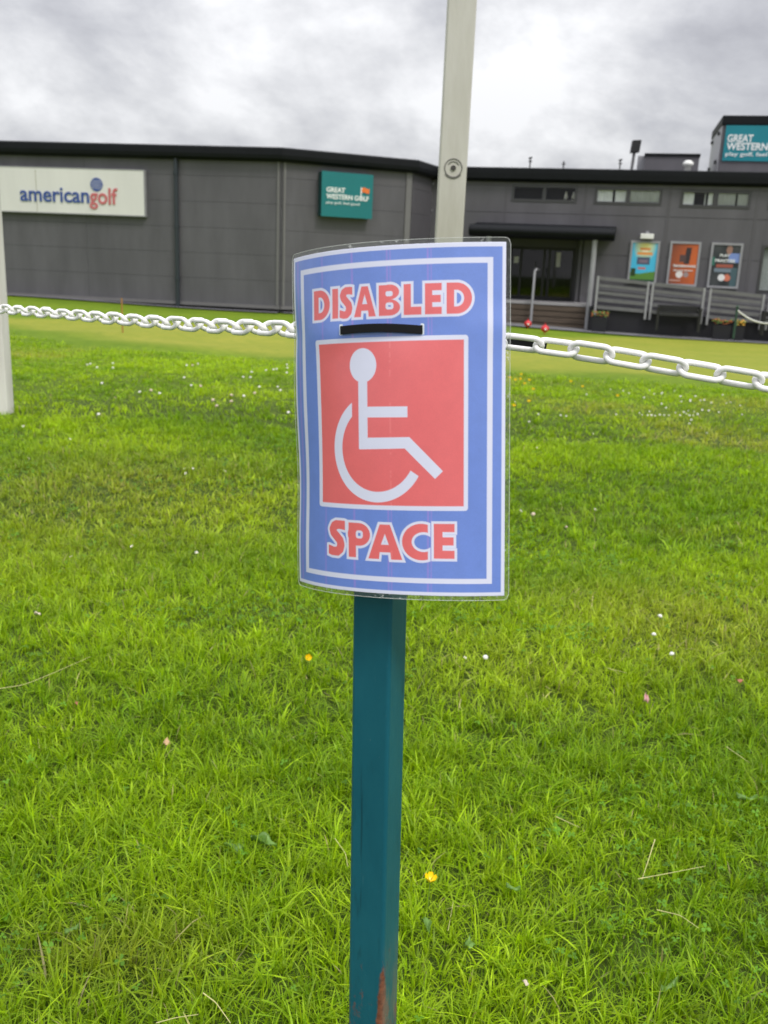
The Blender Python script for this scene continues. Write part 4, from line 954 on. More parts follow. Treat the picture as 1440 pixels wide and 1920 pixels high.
def loop_pts(k_in):
    pts = []
    n = 60
    for t in np.linspace(0, 1, n, endpoint=False): pts.append((t * 210, 0, 0, -1))
    for t in np.linspace(0, 1, n, endpoint=False): pts.append((210, t * 297, 1, 0))
    for t in np.linspace(0, 1, n, endpoint=False): pts.append((210 - t * 210, 297, 0, 1))
    for t in np.linspace(0, 1, n, endpoint=False): pts.append((0, 297 - t * 297, -1, 0))
    return pts
for (a, b, nx_, ny_) in loop_pts(0):
    inn.append((a, b))
    # outer: rounded rectangle, by angle-preserving push
    oa = -mg + (210 + 2 * mg) * a / 210; ob_ = -mg + (297 + 2 * mg) * b / 297
    cxx = min(max(oa, -mg + rc), 210 + mg - rc); cyy = min(max(ob_, -mg + rc), 297 + mg - rc)
    dx_, dy_ = oa - cxx, ob_ - cyy; dl = math.hypot(dx_, dy_)
    if dx_ != 0 and dy_ != 0 and dl > rc: oa, ob_ = cxx + dx_ / dl * rc, cyy + dy_ / dl * rc
    outr.append((oa, ob_))
ni = len(inn); A = sheet([p[0] for p in inn], [p[1] for p in inn], -.12); Bq = sheet([p[0] for p in outr], [p[1] for p in outr], -.12)
mb = MB(); mb.add(list(A) + list(Bq), [(i, (i + 1) % ni, (i + 1) % ni + ni, i + ni) for i in range(ni)]); mb.build('laminate_margin', M['lam'], ls, smooth=True)
edge = glassmat('laminate_edge', .8, .1)
mb = MB(); mb.tube([Bq[i] for i in range(ni)], .0002, 5, closed=True); mb.build('laminate_edge', mat('laminate_edge_line', (.62, .64, .62), .3), ls, smooth=True)

# ------------------------------------------------------------------ cable tie
ct = empty('cable_tie', sheet(103, 69, -3), 'black cable tie threaded through the sign and round the steel post', 'cable tie')
us2 = np.linspace(65.8, 140.4, 30); mb = MB(); prev = None; vs = []; fs = []
def yb(u): return 69.6 + (u - 103) * .03 - 1.6 * math.sin(math.pi * min(1, max(0, (u - 65.8) / 74.6)))
for i, u in enumerate(us2):
    k = (u - 65.8) / (140.4 - 65.8); lift = .9 + 2.2 * math.sin(math.pi * k)
    vv = yb(u); hw_ = 3.6
    for (dv, df) in ((-hw_, 0), (hw_, 0), (hw_, 1.3), (-hw_, 1.3)): vs.append(sheet(u, vv + dv, lift + df - .6))
for i in range(29):
    for j in range(4): fs.append((4 * i + j, 4 * i + (j + 1) % 4, 4 * i + 4 + (j + 1) % 4, 4 * i + 4 + j))
fs += [(0, 1, 2, 3), (116, 119, 118, 117)]; mb.add(vs, fs); mb.build('band', M['strap'], ct, bevel=.0003)
# loop behind the sheet round the post
pc_ = PT + ax * .0; l0 = sheet(66.5, 69, -.6); l1 = sheet(139.8, 70.2, -.6)
def ribbon(pts, h_, th=.0012):
    mb = MB(); vs = []; fs = []; P_ = [np.array(p) for p in pts]; m_ = len(P_)
    for i in range(m_):
        t = P_[min(i + 1, m_ - 1)] - P_[max(i - 1, 0)]; t /= np.linalg.norm(t); nn = np.cross(t, [0, 0, 1.]); nn /= np.linalg.norm(nn); upv = np.cross(nn, t)
        for (a, b) in ((-1, -1), (1, -1), (1, 1), (-1, 1)): vs.append(P_[i] + upv * a * h_ / 2 + nn * b * th / 2)
    for i in range(m_ - 1):
        for j in range(4): fs.append((4 * i + j, 4 * i + (j + 1) % 4, 4 * i + 4 + (j + 1) % 4, 4 * i + 4 + j))
    k = 4 * (m_ - 1); fs += [(0, 1, 2, 3), (k, k + 3, k + 2, k + 1)]; mb.add(vs, fs); return mb
bk = pc_ + np.array([0, .032, 0])
ribbon([l0, l0 * .6 + (bk + [-.03, 0, 0]) * .4, bk + np.array([-.026, -.012, 0]), bk + np.array([-.012, .0, 0]), bk + np.array([.012, .0, 0]), bk + np.array([.026, -.012, 0]), l1 * .6 + (bk + [.03, 0, 0]) * .4, l1], .0072).build('loop', M['strap'], ct)
hd = bk + np.array([.03, -.012, 0]); MB().box(hd - .006, hd + .006).build('head', M['strap'], ct, bevel=.001)
t0 = hd; t1 = atY(955, 639, 1.03); t2 = atY(1024, 650, 1.06)
ribbon([t0, t0 * .5 + t1 * .5, t1, (t1 + t2) / 2, t2], .0075).build('tail', M['strap'], ct)

# ------------------------------------------------------------------ plastic chains
PITCH = .0368; WR = .0032; LI = .0494; LW = .0250      # link outer length and width
def link_mesh():
    pts = []; r = LW / 2 - WR; hl = LI / 2 - LW / 2
    for a in np.linspace(-90, 90, 11): pts.append((hl + r * math.cos(math.radians(a)), r * math.sin(math.radians(a)), 0))
    for a in np.linspace(90, 270, 11): pts.append((-hl + r * math.cos(math.radians(a)), r * math.sin(math.radians(a)), 0))
    mb = MB(); mb.tube(pts, WR, 10, closed=True); return mb
def chain(ctrl, label, tw0=42.):
    P_ = [atY(x, y, Y) for x, y, Y in ctrl]; 
    # smooth curve through control points (Catmull-Rom)
    Q = [2 * P_[0] - P_[1]] + P_ + [2 * P_[-1] - P_[-2]]; pts = []
    for i in range(1, len(Q) - 2):
        for t in np.linspace(0, 1, 24, endpoint=False):
            pts.append(.5 * (2 * Q[i] + (Q[i + 1] - Q[i - 1]) * t + (2 * Q[i - 1] - 5 * Q[i] + 4 * Q[i + 1] - Q[i + 2]) * t * t + (3 * Q[i] - Q[i - 1] - 3 * Q[i + 1] + Q[i + 2]) * t ** 3))
    pts.append(P_[-1]); pts = np.array(pts); ds = np.concatenate([[0], np.cumsum(np.linalg.norm(np.diff(pts, axis=0), axis=1))])
    o = empty('plastic_chain', P_[0], label, 'chain', 'white plastic chains'); pwv = P_[0]
    lm = None; n = int(ds[-1] / PITCH)
    for i in range(n):
        s = (i + .5) * PITCH; c_ = np.array([np.interp(s, ds, pts[:, k]) for k in range(3)]); c2 = np.array([np.interp(s + .01, ds, pts[:, k]) for k in range(3)]); c1 = np.array([np.interp(s - .01, ds, pts[:, k]) for k in range(3)])
        t = (c2 - c1) / np.linalg.norm(c2 - c1); sd_ = np.cross(t, [0, 0, 1.]); sd_ /= np.linalg.norm(sd_); u_ = np.cross(sd_, t)
        tw = math.radians(tw0 + (90 if i % 2 else 0) + random.uniform(-7, 7)); a = math.cos(tw) * u_ + math.sin(tw) * sd_; b = np.cross(t, a)
        if lm is None:
            lo = link_mesh().build('link', M['chain'], None, smooth=True, origin=(0, 0, 0)); lm = lo.data
        else: lo = bpy.data.objects.new('link', lm); sc.collection.objects.link(lo)
        c_ = c_ - pwv
        lo.matrix_local = Matrix(((t[0], a[0], b[0], c_[0]), (t[1], a[1], b[1], c_[1]), (t[2], a[2], b[2], c_[2]), (0, 0, 0, 1)))
        lo.parent = o
    return o
chain([(700, 622, .94), (640, 625, .98), (540, 617, 1.10), (400, 611, 1.27), (270, 602, 1.45), (130, 590, 1.68), (0, 579, 1.95), (-60, 572, 2.12), (-200, 560, 2.6)], 'white plastic chain running left from the sign across the far white post', 45.)
chain([(760, 622, .90), (870, 632, .96), (950, 640, 1.0), (1110, 661, .975), (1280, 690, .95), (1440, 717, .93), (1600, 738, .91), (1760, 752, .89), (2100, 770, .87), (2500, 765, .86), (3000, 735, .86)], 'white plastic chain dropping to the right from behind the sign', 40.)
mb = MB(); hk = PT + np.array([0, .018, .0]); mb.tube([hk + np.array([.03 * math.cos(a), .0 + .012 * math.sin(a), -.004]) for a in np.linspace(0, 2 * math.pi, 20)[:-1]], .002, 6, closed=True)
mb.build('chain_ring', M['galv'], sp, smooth=True)

# ------------------------------------------------------------------ grass
def leafmat(name, rough=.42, trans=.42):
    m_ = bpy.data.materials.new(name); m_.use_nodes = True; t = m_.node_tree; b = t.nodes['Principled BSDF']
    a = t.nodes.new('ShaderNodeAttribute'); a.attribute_name = 'tint'; t.links.new(a.outputs['Color'], b.inputs['Base Color']); b.inputs['Roughness'].default_value = rough; b.inputs['Specular IOR Level'].default_value = .3
    tl = t.nodes.new('ShaderNodeBsdfTranslucent'); vm_ = t.nodes.new('ShaderNodeVectorMath'); vm_.operation = 'MULTIPLY'; vm_.inputs[1].default_value = (1.12, 1.15, .42); t.links.new(a.outputs['Color'], vm_.inputs[0]); t.links.new(vm_.outputs[0], tl.inputs[0])
    x1 = t.nodes.new('ShaderNodeMixShader'); x1.inputs[0].default_value = trans; t.links.new(b.outputs[0], x1.inputs[1]); t.links.new(tl.outputs[0], x1.inputs[2]); t.links.new(x1.outputs[0], t.nodes['Material Output'].inputs[0]); return m_
M['blade'] = leafmat('grass_blade')
def scatter(n, y0, y1, marg=1.0):
    Y = np.sqrt(rng.random(n) * (y1 ** 2 - y0 ** 2) + y0 ** 2); hwid = .435 * Y + marg; X = (rng.random(n) * 2 - 1) * hwid - .0 * Y; return X, Y
def dryness(X, Y):
    d = fbm(X * .8 + 5, Y * .8 + 9, 21, 3); d = sstep(.55, .76, d) * sstep(1.7, 3.0, Y)
    for px0, py0, rx, ry, am in ((1180, 1130, .6, .3, .5), (230, 1800, .18, .1, .7), (200, 930, 1.0, 1.0, .8), (420, 940, .8, .7, .55), (1290, 1170, .5, .5, .8), (1380, 1200, .5, .4, .7), (960, 1250, .35, .35, .4)):
        p = hit(px0, py0); d = np.maximum(d, am * np.exp(-((X - p[0]) / rx) ** 2 - ((Y - p[1]) / ry) ** 2))
    return d
def clover_field(X, Y): return sstep(.56, .66, fbm(X * 2.2 + 1.7, Y * 2.2 + 4.1, 55, 3))
def tufts(n, y0, y1, per, spread):
    """blade roots gathered in tufts: root position, tuft number and direction away from the tuft's heart"""
    X, Y = scatter(n // per, y0, y1); m_ = len(X); idx = rng.integers(0, m_, n); loose = rng.random(n) < .30
    r_ = np.abs(rng.normal(0, spread, n)) * (1 + .8 * (idx % 7) / 7); a = rng.random(n) * 6.283
    bx_, by_ = X[idx] + r_ * np.cos(a), Y[idx] + r_ * np.sin(a); lx_, ly_ = scatter(n, y0, y1)
    return np.where(loose, lx_, bx_), np.where(loose, ly_, by_), idx, a, loose
def blades(X, Y, idx, a, loose, hmul, wmul):
    n = len(X); z = gz(X, Y) - .004; m_ = idx.max() + 1
    tr = rng.random((m_, 4)); tall = fbm(X * 1.9, Y * 1.9, 31, 3); dry = dryness(X, Y); clo = clover_field(X, Y); T = tr[idx]
    h = (.022 + .040 * rng.beta(1.8, 2.2, n)) * (.55 + .95 * tall) * (.65 + .75 * T[:, 0]) * hmul * .9 * (1 - .05 * dry) * (1 - .22 * clo)
    h = np.where(loose, h * .75, h)
    th = np.where(loose | (rng.random(n) < .22), rng.random(n) * 6.283, a + rng.normal(0, .45, n)); lean = (T[:, 1] * 6.283)
    bend = np.clip(rng.normal(.62, .38, n), .05, 1.8) * (.6 + .8 * T[:, 2]); bend = np.where(loose & (rng.random(n) < .6), 1.1 + .8 * rng.random(n), bend)
    psi = th + math.pi / 2 + rng.normal(0, .5, n); wd = (.0013 + .0030 * rng.random(n) ** 1.4) * wmul * (.8 + .4 * T[:, 3])
    dirv = np.stack([np.cos(th) + .35 * np.cos(lean), np.sin(th) + .35 * np.sin(lean), 0 * th], 1); sidev = np.stack([np.cos(psi), np.sin(psi), 0 * psi], 1)
    base_ = np.stack([X, Y, z], 1); lev = (0., .3, .62, .86, 1.); V_ = []; kink = rng.normal(0, .12, n)[:, None]
    for t in lev:
        c_ = base_ + np.array([0, 0, 1.])[None] * (h * (t * 1.12 - .36 * np.minimum(bend, 1.7) * t * t))[:, None] + dirv * (h * bend * t * t * .9 + h * .12 * t)[:, None] + sidev * (h[:, None] * kink * t * t)
        wt = {0.: .7, .3: 1., .62: .85, .86: .45, 1.: 0}[t]
        if t < 1: s_ = sidev * (wd * wt / 2)[:, None]; V_ += [c_ - s_, c_ + s_]
        else: V_.append(c_)
    V_ = np.stack(V_, 1); nvb = 9
    g1 = np.array([.26, .43, .005]); g2 = np.array([.43, .59, .012]); g3 = np.array([.080, .22, .008]); g4 = np.array([.42, .44, .06]); st = np.array([.50, .44, .20])
    patch = fbm(X * 1.3 + 20, Y * 1.3, 71, 3); r1 = np.clip(T[:, 3] * .8 + (patch - .5) * 2.0 + .12, 0, 1)[:, None]
    col = g3 * (1 - r1) + g2 * r1; r2 = rng.random(n)[:, None]; col = col * .6 + (g1 * (1 - r2) + g2 * r2) * .4
    dd = (dry * (.35 + .65 * rng.random(n)))[:, None]; col = col * (1 - dd) + g4 * dd
    sm = rng.random(n) < (.008 + .08 * dry); col[sm] = st * (.6 + .5 * rng.random((sm.sum(), 1)))
    col = col * (.60 + .6 * rng.random((n, 1))) * (.84 + .56 * T[:, 2:3])
    colv = np.repeat(col[:, None, :], nvb, 1)
    colv[:, :2] = colv[:, :2] * .85 + np.array([.10, .15, .03]) * .15      # foot mixed slightly towards a dull dark green
    q = np.arange(n)[:, None] * nvb
    return V_.reshape(-1, 3), colv.reshape(-1, 3), q
VV = []; CC = []; QF = []; TF = []; off = 0
for (n, y0, y1, hm, wm, per, spr) in ((112000, 1.0, 2.3, 1.0, 1.0, 16, .011), (150000, 2.3, 4.2, 1.0, 1.15, 16, .013), (138000, 4.2, 7.0, 1.0, 1.6, 14, .018), (132000, 7.0, 14.5, 1.0, 2.4, 14, .03), (70000, 14.0, 19.5, .8, 3.4, 12, .05), (26000, .35, 1.02, 1.0, 1.0, 16, .011)):
    X, Y, idx, a, lo_ = tufts(n, y0, y1, per, spr)
    keep = ~((np.abs(X - base[0]) < .021) & (np.abs(Y - base[1]) < .021))
    if y1 > 10: keep &= (rng.random(n) < 1 - sstep(11, 19, Y) * .75) & ~inside(np.stack([X, Y + .15 + .5 * rng.random(n)], 1), out)
    v, c_, q = blades(X[keep], Y[keep], idx[keep], a[keep], lo_[keep], hm, wm); VV.append(v); CC.append(c_)
    QF.append(np.concatenate([q + [0, 1, 3, 2], q + [2, 3, 5, 4], q + [4, 5, 7, 6]]) + off); TF.append(q + [6, 7, 8] + off); off += len(v)
def add_mixed(name, V, quads, tris, mat_, attr):
    me = bpy.data.meshes.new(name); me.vertices.add(len(V)); me.vertices.foreach_set('co', V.astype(np.float32).ravel())
    li = np.concatenate([quads.ravel(), tris.ravel()]).astype(np.int32); nq, nt_ = len(quads), len(tris)
    me.loops.add(len(li)); me.loops.foreach_set('vertex_index', li); me.polygons.add(nq + nt_)
    ls_ = np.concatenate([np.arange(nq) * 4, nq * 4 + np.arange(nt_) * 3]).astype(np.int32); me.polygons.foreach_set('loop_start', ls_)
    me.polygons.foreach_set('loop_total', np.concatenate([np.full(nq, 4), np.full(nt_, 3)]).astype(np.int32)); me.polygons.foreach_set('use_smooth', np.ones(nq + nt_, bool)); me.update(calc_edges=True)
    a = me.color_attributes.new('tint', 'FLOAT_COLOR', 'POINT'); c_ = np.ones((len(V), 4), np.float32); c_[:, :3] = attr; a.data.foreach_set('color', c_.ravel())
    ob = bpy.data.objects.new(name, me); sc.collection.objects.link(ob); me.materials.append(mat_); return ob
gr = add_mixed('grass', np.concatenate(VV), np.concatenate(QF), np.concatenate(TF), M['blade'], np.concatenate(CC))
tag(gr, 'short bright green grass covering the lawn', 'grass', kind='stuff')
# clover: trefoils on short stalks
cA = hit(30, 1760); cB = hit(430, 1595); n = 38000; X, Y = scatter(n, 1.0, 6.5); k = rng.random(n) < np.clip(clover_field(X, Y) * .55 + .045 + .5 * np.exp(-((X - cA[0]) / .22) ** 2 - ((Y - cA[1]) / .12) ** 2) + .6 * np.exp(-((X - cB[0]) / .12) ** 2 - ((Y - cB[1]) / .07) ** 2), 0, 1); X, Y = X[k], Y[k]; n = len(X)
VV = []; CC = []; FF = []; z = gz(X, Y) + .020 + .028 * rng.random(n); R0 = .0045 + .0042 * rng.random(n); rot = rng.random(n) * 6.28; tx = rng.normal(0, .3, n); ty = rng.normal(0, .3, n)
shape = [(0, 0), (.55, -.42), (1.05, -.45), (1.22, 0), (1.05, .45), (.55, .42)]
col = (np.array([.11, .25, .018]) * (.7 + .8 * rng.random((n, 1))) + np.array([.03, .05, .0]) * rng.random((n, 1))); off = 0
for l in range(3):
    a = rot + l * 2.094; vs = []
    for (r, s) in shape:
        dx = R0 * (r * np.cos(a) - s * np.sin(a)); dy = R0 * (r * np.sin(a) + s * np.cos(a)); vs.append(np.stack([X + dx, Y + dy, z + dx * tx + dy * ty + .15 * R0 * abs(s) * 2], 1))
    vs = np.stack(vs, 1); VV.append(vs.reshape(-1, 3)); CC.append(np.repeat(col, 6, 0)); q = np.arange(n)[:, None] * 6 + off; FF.append(np.concatenate([q + [0, 1, 2, 3], q + [0, 3, 4, 5]])); off += n * 6
cv = add_mixed('clover', np.concatenate(VV), np.concatenate(FF), np.zeros((0, 3), int), M['blade'], np.concatenate(CC)); tag(cv, 'dark green clover leaves scattered through the lawn', 'clover', kind='stuff')

# ------------------------------------------------------------------ flowers, leaves and straw, each a thing
def daisy_mesh(n=11, r=.009, mat_=None):
    mb = MB()
    for k in range(n):
        a = 2 * math.pi * k / n; b = .24
        mb.add([(.002 * math.cos(a), .002 * math.sin(a), .0), (r * .75 * math.cos(a - b), r * .75 * math.sin(a - b), .0022), (r * math.cos(a), r * math.sin(a), .0028), (r * .75 * math.cos(a + b), r * .75 * math.sin(a + b), .0022)], [(0, 1, 2, 3)])
    return mb
def lump(r, n=9): mb = MB(); mb.lathe((0, 0, 0), [(r * .3, -r * .5), (r * .9, -r * .2), (r, r * .25), (r * .6, r * .75), (r * .15, r * .95)], n); return mb
daisy0 = daisy_mesh().build('petals', M['petal'], None, origin=(0, 0, 0)); dcen = lump(.0032).build('centre', M['ycentre'], None, smooth=True, origin=(0, 0, 0)); 
stem0 = MB().cyl((0, 0, -.05), (0, 0, -.001), .0009, 6).build('stem', M['stem'], None, smooth=True, origin=(0, 0, 0))
head0 = lump(.0105, 10).build('flower_head', M['petal'], None, smooth=True, origin=(0, 0, 0))
clov0 = lump(.0105, 10).build('flower_head', M['clover_fl'], None, smooth=True, origin=(0, 0, 0))
def bcup():
    mb = MB()
    for k in range(5):
        a = 2 * math.pi * k / 5; vs = []
        for (t, w_) in ((0, .15), (.35, .5), (.7, .62), (1., .35)):
            rr = .0125 * (.15 + .85 * math.sin(t * 1.35)); zz2 = .013 * t ** 1.6
            for s in (-1, 0, 1): an = a + s * w_; vs.append((rr * math.cos(an), rr * math.sin(an), zz2 - (0.0006 if s == 0 else 0)))
        mb.add(vs, [(3 * i + j, 3 * i + j + 1, 3 * i + j + 4, 3 * i + j + 3) for i in range(3) for j in range(2)])
    return mb
cup0 = bcup().build('petals', M['yellow'], None, smooth=True, origin=(0, 0, 0))
protos = [daisy0, dcen, stem0, head0, clov0, cup0]
def inst(src, parent, name=None, scale=1., rot=(0, 0, 0)):
    o = bpy.data.objects.new(name or src.name.split('.')[0], src.data); sc.collection.objects.link(o); o.parent = parent; o.scale = (scale,) * 3; o.rotation_euler = rot; return o
def flower(kind, x, y, label, group, up=.045, scale=1., tilt=None, far=False):
    p = hit(x, y, up); nm = {'daisy': 'daisy', 'clover': 'clover_flower', 'butter': 'buttercup', 'head': 'clover_flower'}[kind]
    if tilt is None: tilt = (random.uniform(-.5, .5) + (-.0), random.uniform(-.5, .5), random.random() * 6)
    src = {'daisy': daisy0, 'clover': clov0, 'head': head0, 'butter': cup0}[kind]
    if far:
        o = bpy.data.objects.new(nm, src.data); sc.collection.objects.link(o); o.location = tuple(p); o.scale = (scale,) * 3; o.rotation_euler = tilt; tag(o, label, 'flower', group); return o
    o = empty(nm, p, label, 'flower', group); inst(src, o, 'petals' if kind in ('daisy', 'butter') else 'flower_head', scale, tilt)
    if kind in ('daisy', 'butter'): inst(dcen, o, 'centre', scale * .9, tilt)
    s = inst(stem0, o, 'stem', 1.); s.scale = (1, 1, (up + .005) / .05); return o
def L1(x, y): return x / 2.571, 620 + y / 2.571
def L2(x, y): return 940 + x / 2.88, 640 + y / 2.88
def L3(x, y): return 780 + x / 2.182, 1080 + y / 2.182
wl_ = [(420, 165), (435, 160), (468, 178), (545, 158), (545, 180), (492, 254), (770, 303), (673, 297), (888, 227), (922, 265), (900, 167), (955, 160), (1175, 316), (1172, 224), (1207, 226), (1213, 200), (1282, 192), (1318, 188), (1333, 186), (1383, 165), (1385, 180), (1383, 203), (1352, 288), (1338, 272), (1250, 272), (1390, 395), (475, 404)]
for a in wl_: flower('head', *L1(*a), 'tiny white clover flower in the scattering behind the lawn left of the sign', 'white clover flowers left of the sign', far=True, scale=1.25)
for a in [(728, 288), (967, 268), (928, 168), (1027, 335), (1045, 364), (1115, 312), (1115, 342), (1228, 302)]: flower('clover', *L1(*a), 'pinkish buff clover head among the white ones left of the sign', 'buff clover heads left of the sign', far=True, scale=1.45)
for i, (a, lab) in enumerate([((113, 461), 'white daisy in the grass just right of the foot of the left post'), ((337, 523), 'small white daisy lower right of the left post'), ((139, 617), 'small white daisy on the pale grass nearest the left edge'), ((567, 620), 'lone white daisy between the left post and the sign, mid lawn'), ((775, 693), 'small white daisy left of the cluster of three by the sign'), ((890, 665), 'top left white daisy of the cluster of three left of the sign'), ((895, 688), 'lowest white daisy of the cluster of three left of the sign'), ((930, 665), 'top right white daisy of the cluster of three left of the sign'), ((1085, 678), 'biggest white daisy left of the wheelchair symbol, right of the cluster of three'), ((555, 864), 'tiny white daisy in the middle of the dry pale patch'), ((300, 920), 'tiny white daisy at the front edge of the dry pale patch'), ((343, 1090), 'bright white daisy in dark green clover, lower left lawn'), ((635, 1040), 'faded daisy left of the sign bottom in pale grass'), ((947, 1070), 'small faded daisy closest to the lower left corner of the sign')]):
    flower('daisy', *L1(*a), lab, 'daisies on the lawn', scale=1.05 if i in (8, 11, 0) else .85, tilt=(.6, 0, i))
wr = [(460, 287), (590, 260), (658, 268), (690, 280), (770, 305), (800, 265), (825, 285), (865, 285), (868, 278), (865, 338), (890, 360), (935, 268), (967, 298), (972, 327), (1020, 318), (1020, 325), (1048, 297), (1075, 320), (1095, 318), (1134, 333), (1215, 335), (1238, 330), (1290, 347), (1300, 395), (1195, 290), (1120, 375), (1175, 384), (1085, 372), (1040, 380), (1010, 375), (985, 383), (1015, 400), (1035, 400), (965, 400), (800, 380), (790, 400), (810, 400), (830, 403), (855, 398), (880, 400), (905, 400), (760, 398), (940, 385), (1060, 395), (1000, 392), (1025, 425), (1015, 445), (745, 388), (1110, 495), (200, 395), (150, 435), (350, 405), (320, 400), (620, 395)]
for a in wr: flower('head', *L2(*a), 'tiny white clover flower in the dense patch below the right chain', 'white clover flowers below the right chain', far=True, scale=random.uniform(.6, 1.15))
for a, lab in (((75, 328), 'white clover flower beside the buttercups right of the sign'), ((495, 500), 'lone small white daisy below the white clover patch'), ((192, 575), 'lone white daisy right of the wheelchair symbol square'), ((105, 916), 'round white daisy close to the right edge of the sign'), ((505, 908), 'faint white daisy in the middle of the right lawn')): flower('daisy', *L2(*a), lab, 'daisies on the lawn', scale=.95, tilt=(.6, 0, 1))
flower('clover', *L2(172, 935), 'buff faded clover head right of the sign edge', None, scale=1.2); flower('clover', *L2(350, 1003), 'small pale clover seed head right of the buff one', None, scale=.7)
for a, lab in (((45, 200), 'yellow buttercup touching the right edge of the sign, leftmost of the far cluster'), ((75, 212), 'pale buttercup second from the sign in the far cluster'), ((103, 208), 'biggest yellow buttercup in the middle of the far cluster'), ((107, 182), 'highest yellow buttercup of the far cluster, nearest the putting green'), ((125, 232), 'yellow buttercup just below the biggest one of the far cluster'), ((150, 213), 'rightmost yellow buttercup of the tight far cluster'), ((172, 262), 'yellow buttercup alone below right of the far cluster'), ((148, 328), 'pale yellow buttercup well below the far cluster'), ((68, 352), 'deep yellow buttercup below a white flower, next to the sign edge'), ((375, 220), 'yellow buttercup below the first links of the right chain, left of a dark tuft'), ((437, 248), 'yellow buttercup at the left end of the dark grass tuft')):
    flower('butter', *L2(*a), lab, 'far yellow buttercups right of the sign', far=True, scale=1.35, tilt=(.4, 0, 0))
flower('butter', *L2(627, 298), 'lone far yellow buttercup below the middle of the right chain', 'far yellow buttercups right of the sign', far=True, scale=1.35, tilt=(.4, 0, 0))
for i, (a, lab) in enumerate([((284, 333), 'white daisy lower right of the sign, larger of the pair'), ((200, 335), 'half hidden white daisy lower right of the sign, smaller of the pair'), ((998, 165), 'uppermost of three white daisies at the right edge of the lawn'), ((973, 240), 'middle one of three white daisies at the right of the lawn'), ((1047, 320), 'lowest of three white daisies, just above the pink leaf')]): flower('head' if i != 1 else 'daisy', *L3(*a), lab, 'daisies on the lawn', scale=.82 if i != 1 else .7, tilt=(.5, 0, i))
flower('butter', 806, 1652, 'large open yellow buttercup on a long stem right of the steel post', 'near buttercups', up=.085, scale=1.0, tilt=(.15, .1, .3))
flower('butter', 577, 1234, 'small yellow buttercup left of the steel post', 'near buttercups', up=.06, scale=.85, tilt=(.9, .1, .3))
for o in protos: bpy.data.objects.remove(o)
def leaf(x, y, size, mat_, label, up=.035, seed=0, aspect=.8, name='fallen_leaf'):
    rs = random.Random(seed); p = hit(x, y, up); mb = MB(); n = 9; m_ = 7; vs = []
    a0 = rs.uniform(0, 6.28); ca, sa = math.cos(a0), math.sin(a0)
    for i in range(n):
        t = i / (n - 1); w_ = math.sin(math.pi * min(1, t * 1.05) ** .8) * aspect / 2 + .02
        for j in range(m_):
            s = (j / (m_ - 1) - .5) * 2; jag = 1 + .22 * math.sin(i * 2.6) * (abs(s) > .8)
            lx = (t - .5) * size; ly = s * w_ * size * jag; lz = size * (.35 * s * s * math.sin(t * 4 + seed) + .2 * math.sin(t * 7 + s * 2) + .3 * (t - .5))
            vs.append((p[0] + ca * lx - sa * ly, p[1] + sa * lx + ca * ly, p[2] + lz * .6 + .003))
    mb.add(vs, [(i * m_ + j, i * m_ + j + 1, (i + 1) * m_ + j + 1, (i + 1) * m_ + j) for i in range(n - 1) for j in range(m_ - 1)])
    o = mb.build(name, mat_, None, smooth=True); s = o.modifiers.new('s', 'SOLIDIFY'); s.thickness = .0004; tag(o, label, 'leaf'); return o
leaf(312, 1392, .024, M['dryleaf'], 'curled tan dry leaf on the grass left of the steel post', seed=3)
leaf(70, 1152, .024, M['palleaf'], 'pale dry leaf near the left edge of the lawn', seed=5)
leaf(143, 1320, .020, M['redleaf'], 'small reddish leaf scrap on the left lawn', seed=7, aspect=.35)
leaf(1212, 1310, .030, M['pinkfl'], 'upright pink leaf in the grass at the right', seed=4, aspect=.45)
leaf(1386, 1276, .026, M['redleaf'], 'reddish brown leaf scrap near the right edge', seed=9, aspect=.4)
leaf(985, 1905 - 60, .012, M['palleaf'], 'tiny pale leaf scrap at the bottom of the lawn', seed=11)
leaf(135, 1745, .03, M['green_leaf'], 'bright green broad leaf at the lower left', seed=1, aspect=.5, name='broad_leaf', up=.04)
leaf(962, 1665, .03, M['green_leaf'], 'bright green broad leaf right of the large buttercup', seed=2, aspect=.45, name='broad_leaf')
leaf(800, 1735, .042, M['green_leaf'], 'broad green leaf at the foot of the large buttercup', seed=6, aspect=.4, name='broad_leaf')
leaf(880, 1770, .034, M['green_leaf'], 'darker broad leaf lower right of the large buttercup', seed=8, aspect=.55, name='broad_leaf', up=.02)
leaf(440, 1590, .05, M['green_leaf'], 'wide clump leaf in the dark clover left of the steel post', seed=10, aspect=.5, name='broad_leaf', up=.02)
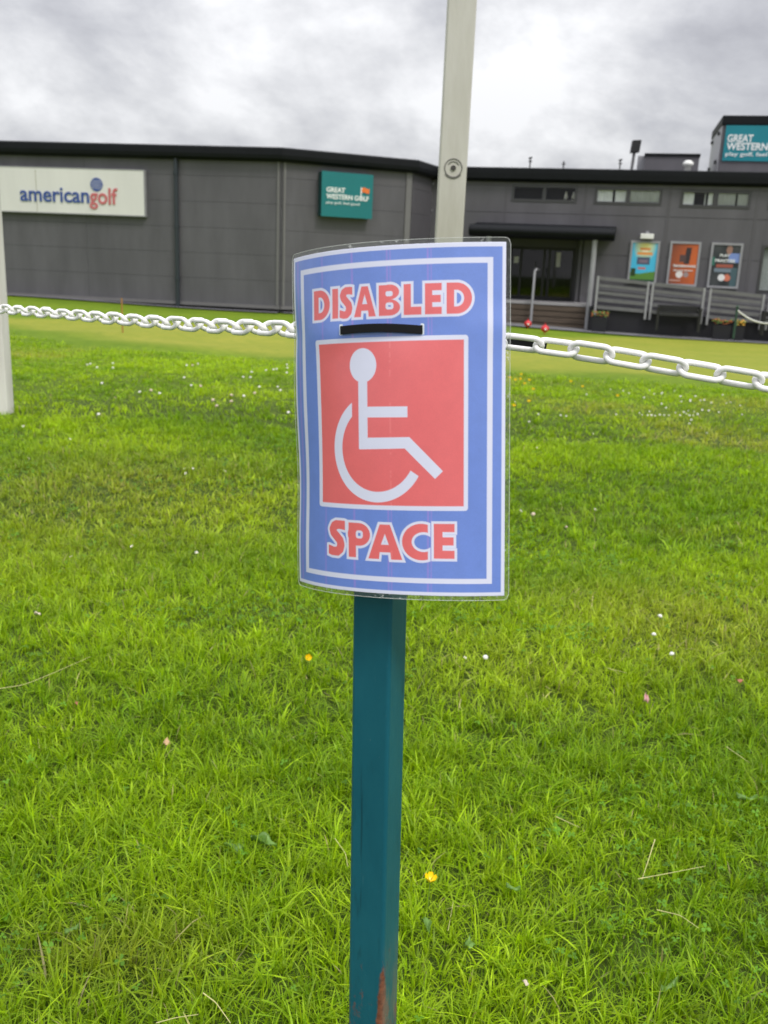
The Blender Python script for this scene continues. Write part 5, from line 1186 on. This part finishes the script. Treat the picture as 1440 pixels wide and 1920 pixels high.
leaf(495, 1580, .06, M['green_leaf'], 'long broad leaf lying beside the dark clover clump', seed=12, aspect=.25, name='broad_leaf', up=.03)
leaf(1255, 1850, .05, M['green_leaf'], 'long glossy leaf near the bottom right corner', seed=14, aspect=.25, name='broad_leaf', up=.03)
leaf(1400, 1495, .05, M['green_leaf'], 'long green leaf at the right edge of the lawn', seed=15, aspect=.28, name='broad_leaf', up=.03)
def straw(pts, r, label, up=.05):
    P_ = [hit(x, y, up if not isinstance(up, (list, tuple)) else up[i]) for i, (x, y) in enumerate(pts)]; Q = []
    for i in range(len(P_) - 1):
        for t in np.linspace(0, 1, 6, endpoint=False): Q.append(P_[i] * (1 - t) + P_[i + 1] * t)
    Q.append(P_[-1]); Q = np.array(Q); Q[1:-1] = (Q[:-2] + 2 * Q[1:-1] + Q[2:]) / 4
    tag(MB().tube(list(Q), [.75 * r * (1 - .5 * k / len(Q)) for k in range(len(Q))], 6).build('grass_stalk', M['straw'], smooth=True), label, 'stalk')
straw([(-20, 1294), (45, 1284), (100, 1262), (170, 1231)], .0012, 'long pale curved grass stalk entering from the left edge')
straw([(381, 1862), (405, 1880), (432, 1918)], .0016, 'thick pale cut stalk at the bottom left of the steel post')
straw([(293, 1918), (330, 1908), (372, 1902)], .0012, 'pale flat stalk at the bottom edge left of centre')
straw([(1228, 1574), (1216, 1612), (1204, 1648)], .0014, 'upright pale seed stalk on the right lawn')
straw([(1196, 1648), (1240, 1640), (1322, 1624)], .0011, 'level pale seed stalk lying right of the upright one')
straw([(1232, 1706), (1275, 1716), (1310, 1740)], .0011, 'arched pale stalk below the seed stalks')
straw([(1042, 1531), (1086, 1551)], .0011, 'short pale stalk lying behind the right lawn')
straw([(628, 1572), (648, 1600), (652, 1625)], .0011, 'bent pale stalk beside the left of the steel post')
straw([(1140, 1258 - 5), (1175, 1262)], .0011, 'short straw above the pink leaf')
straw([(1362, 1400), (1405, 1430)], .0011, 'thin straw near the right edge of the lawn')
straw([(840, 1745), (850, 1690)], .0008, 'fine stalk right of the large buttercup', up=[.02, .06])
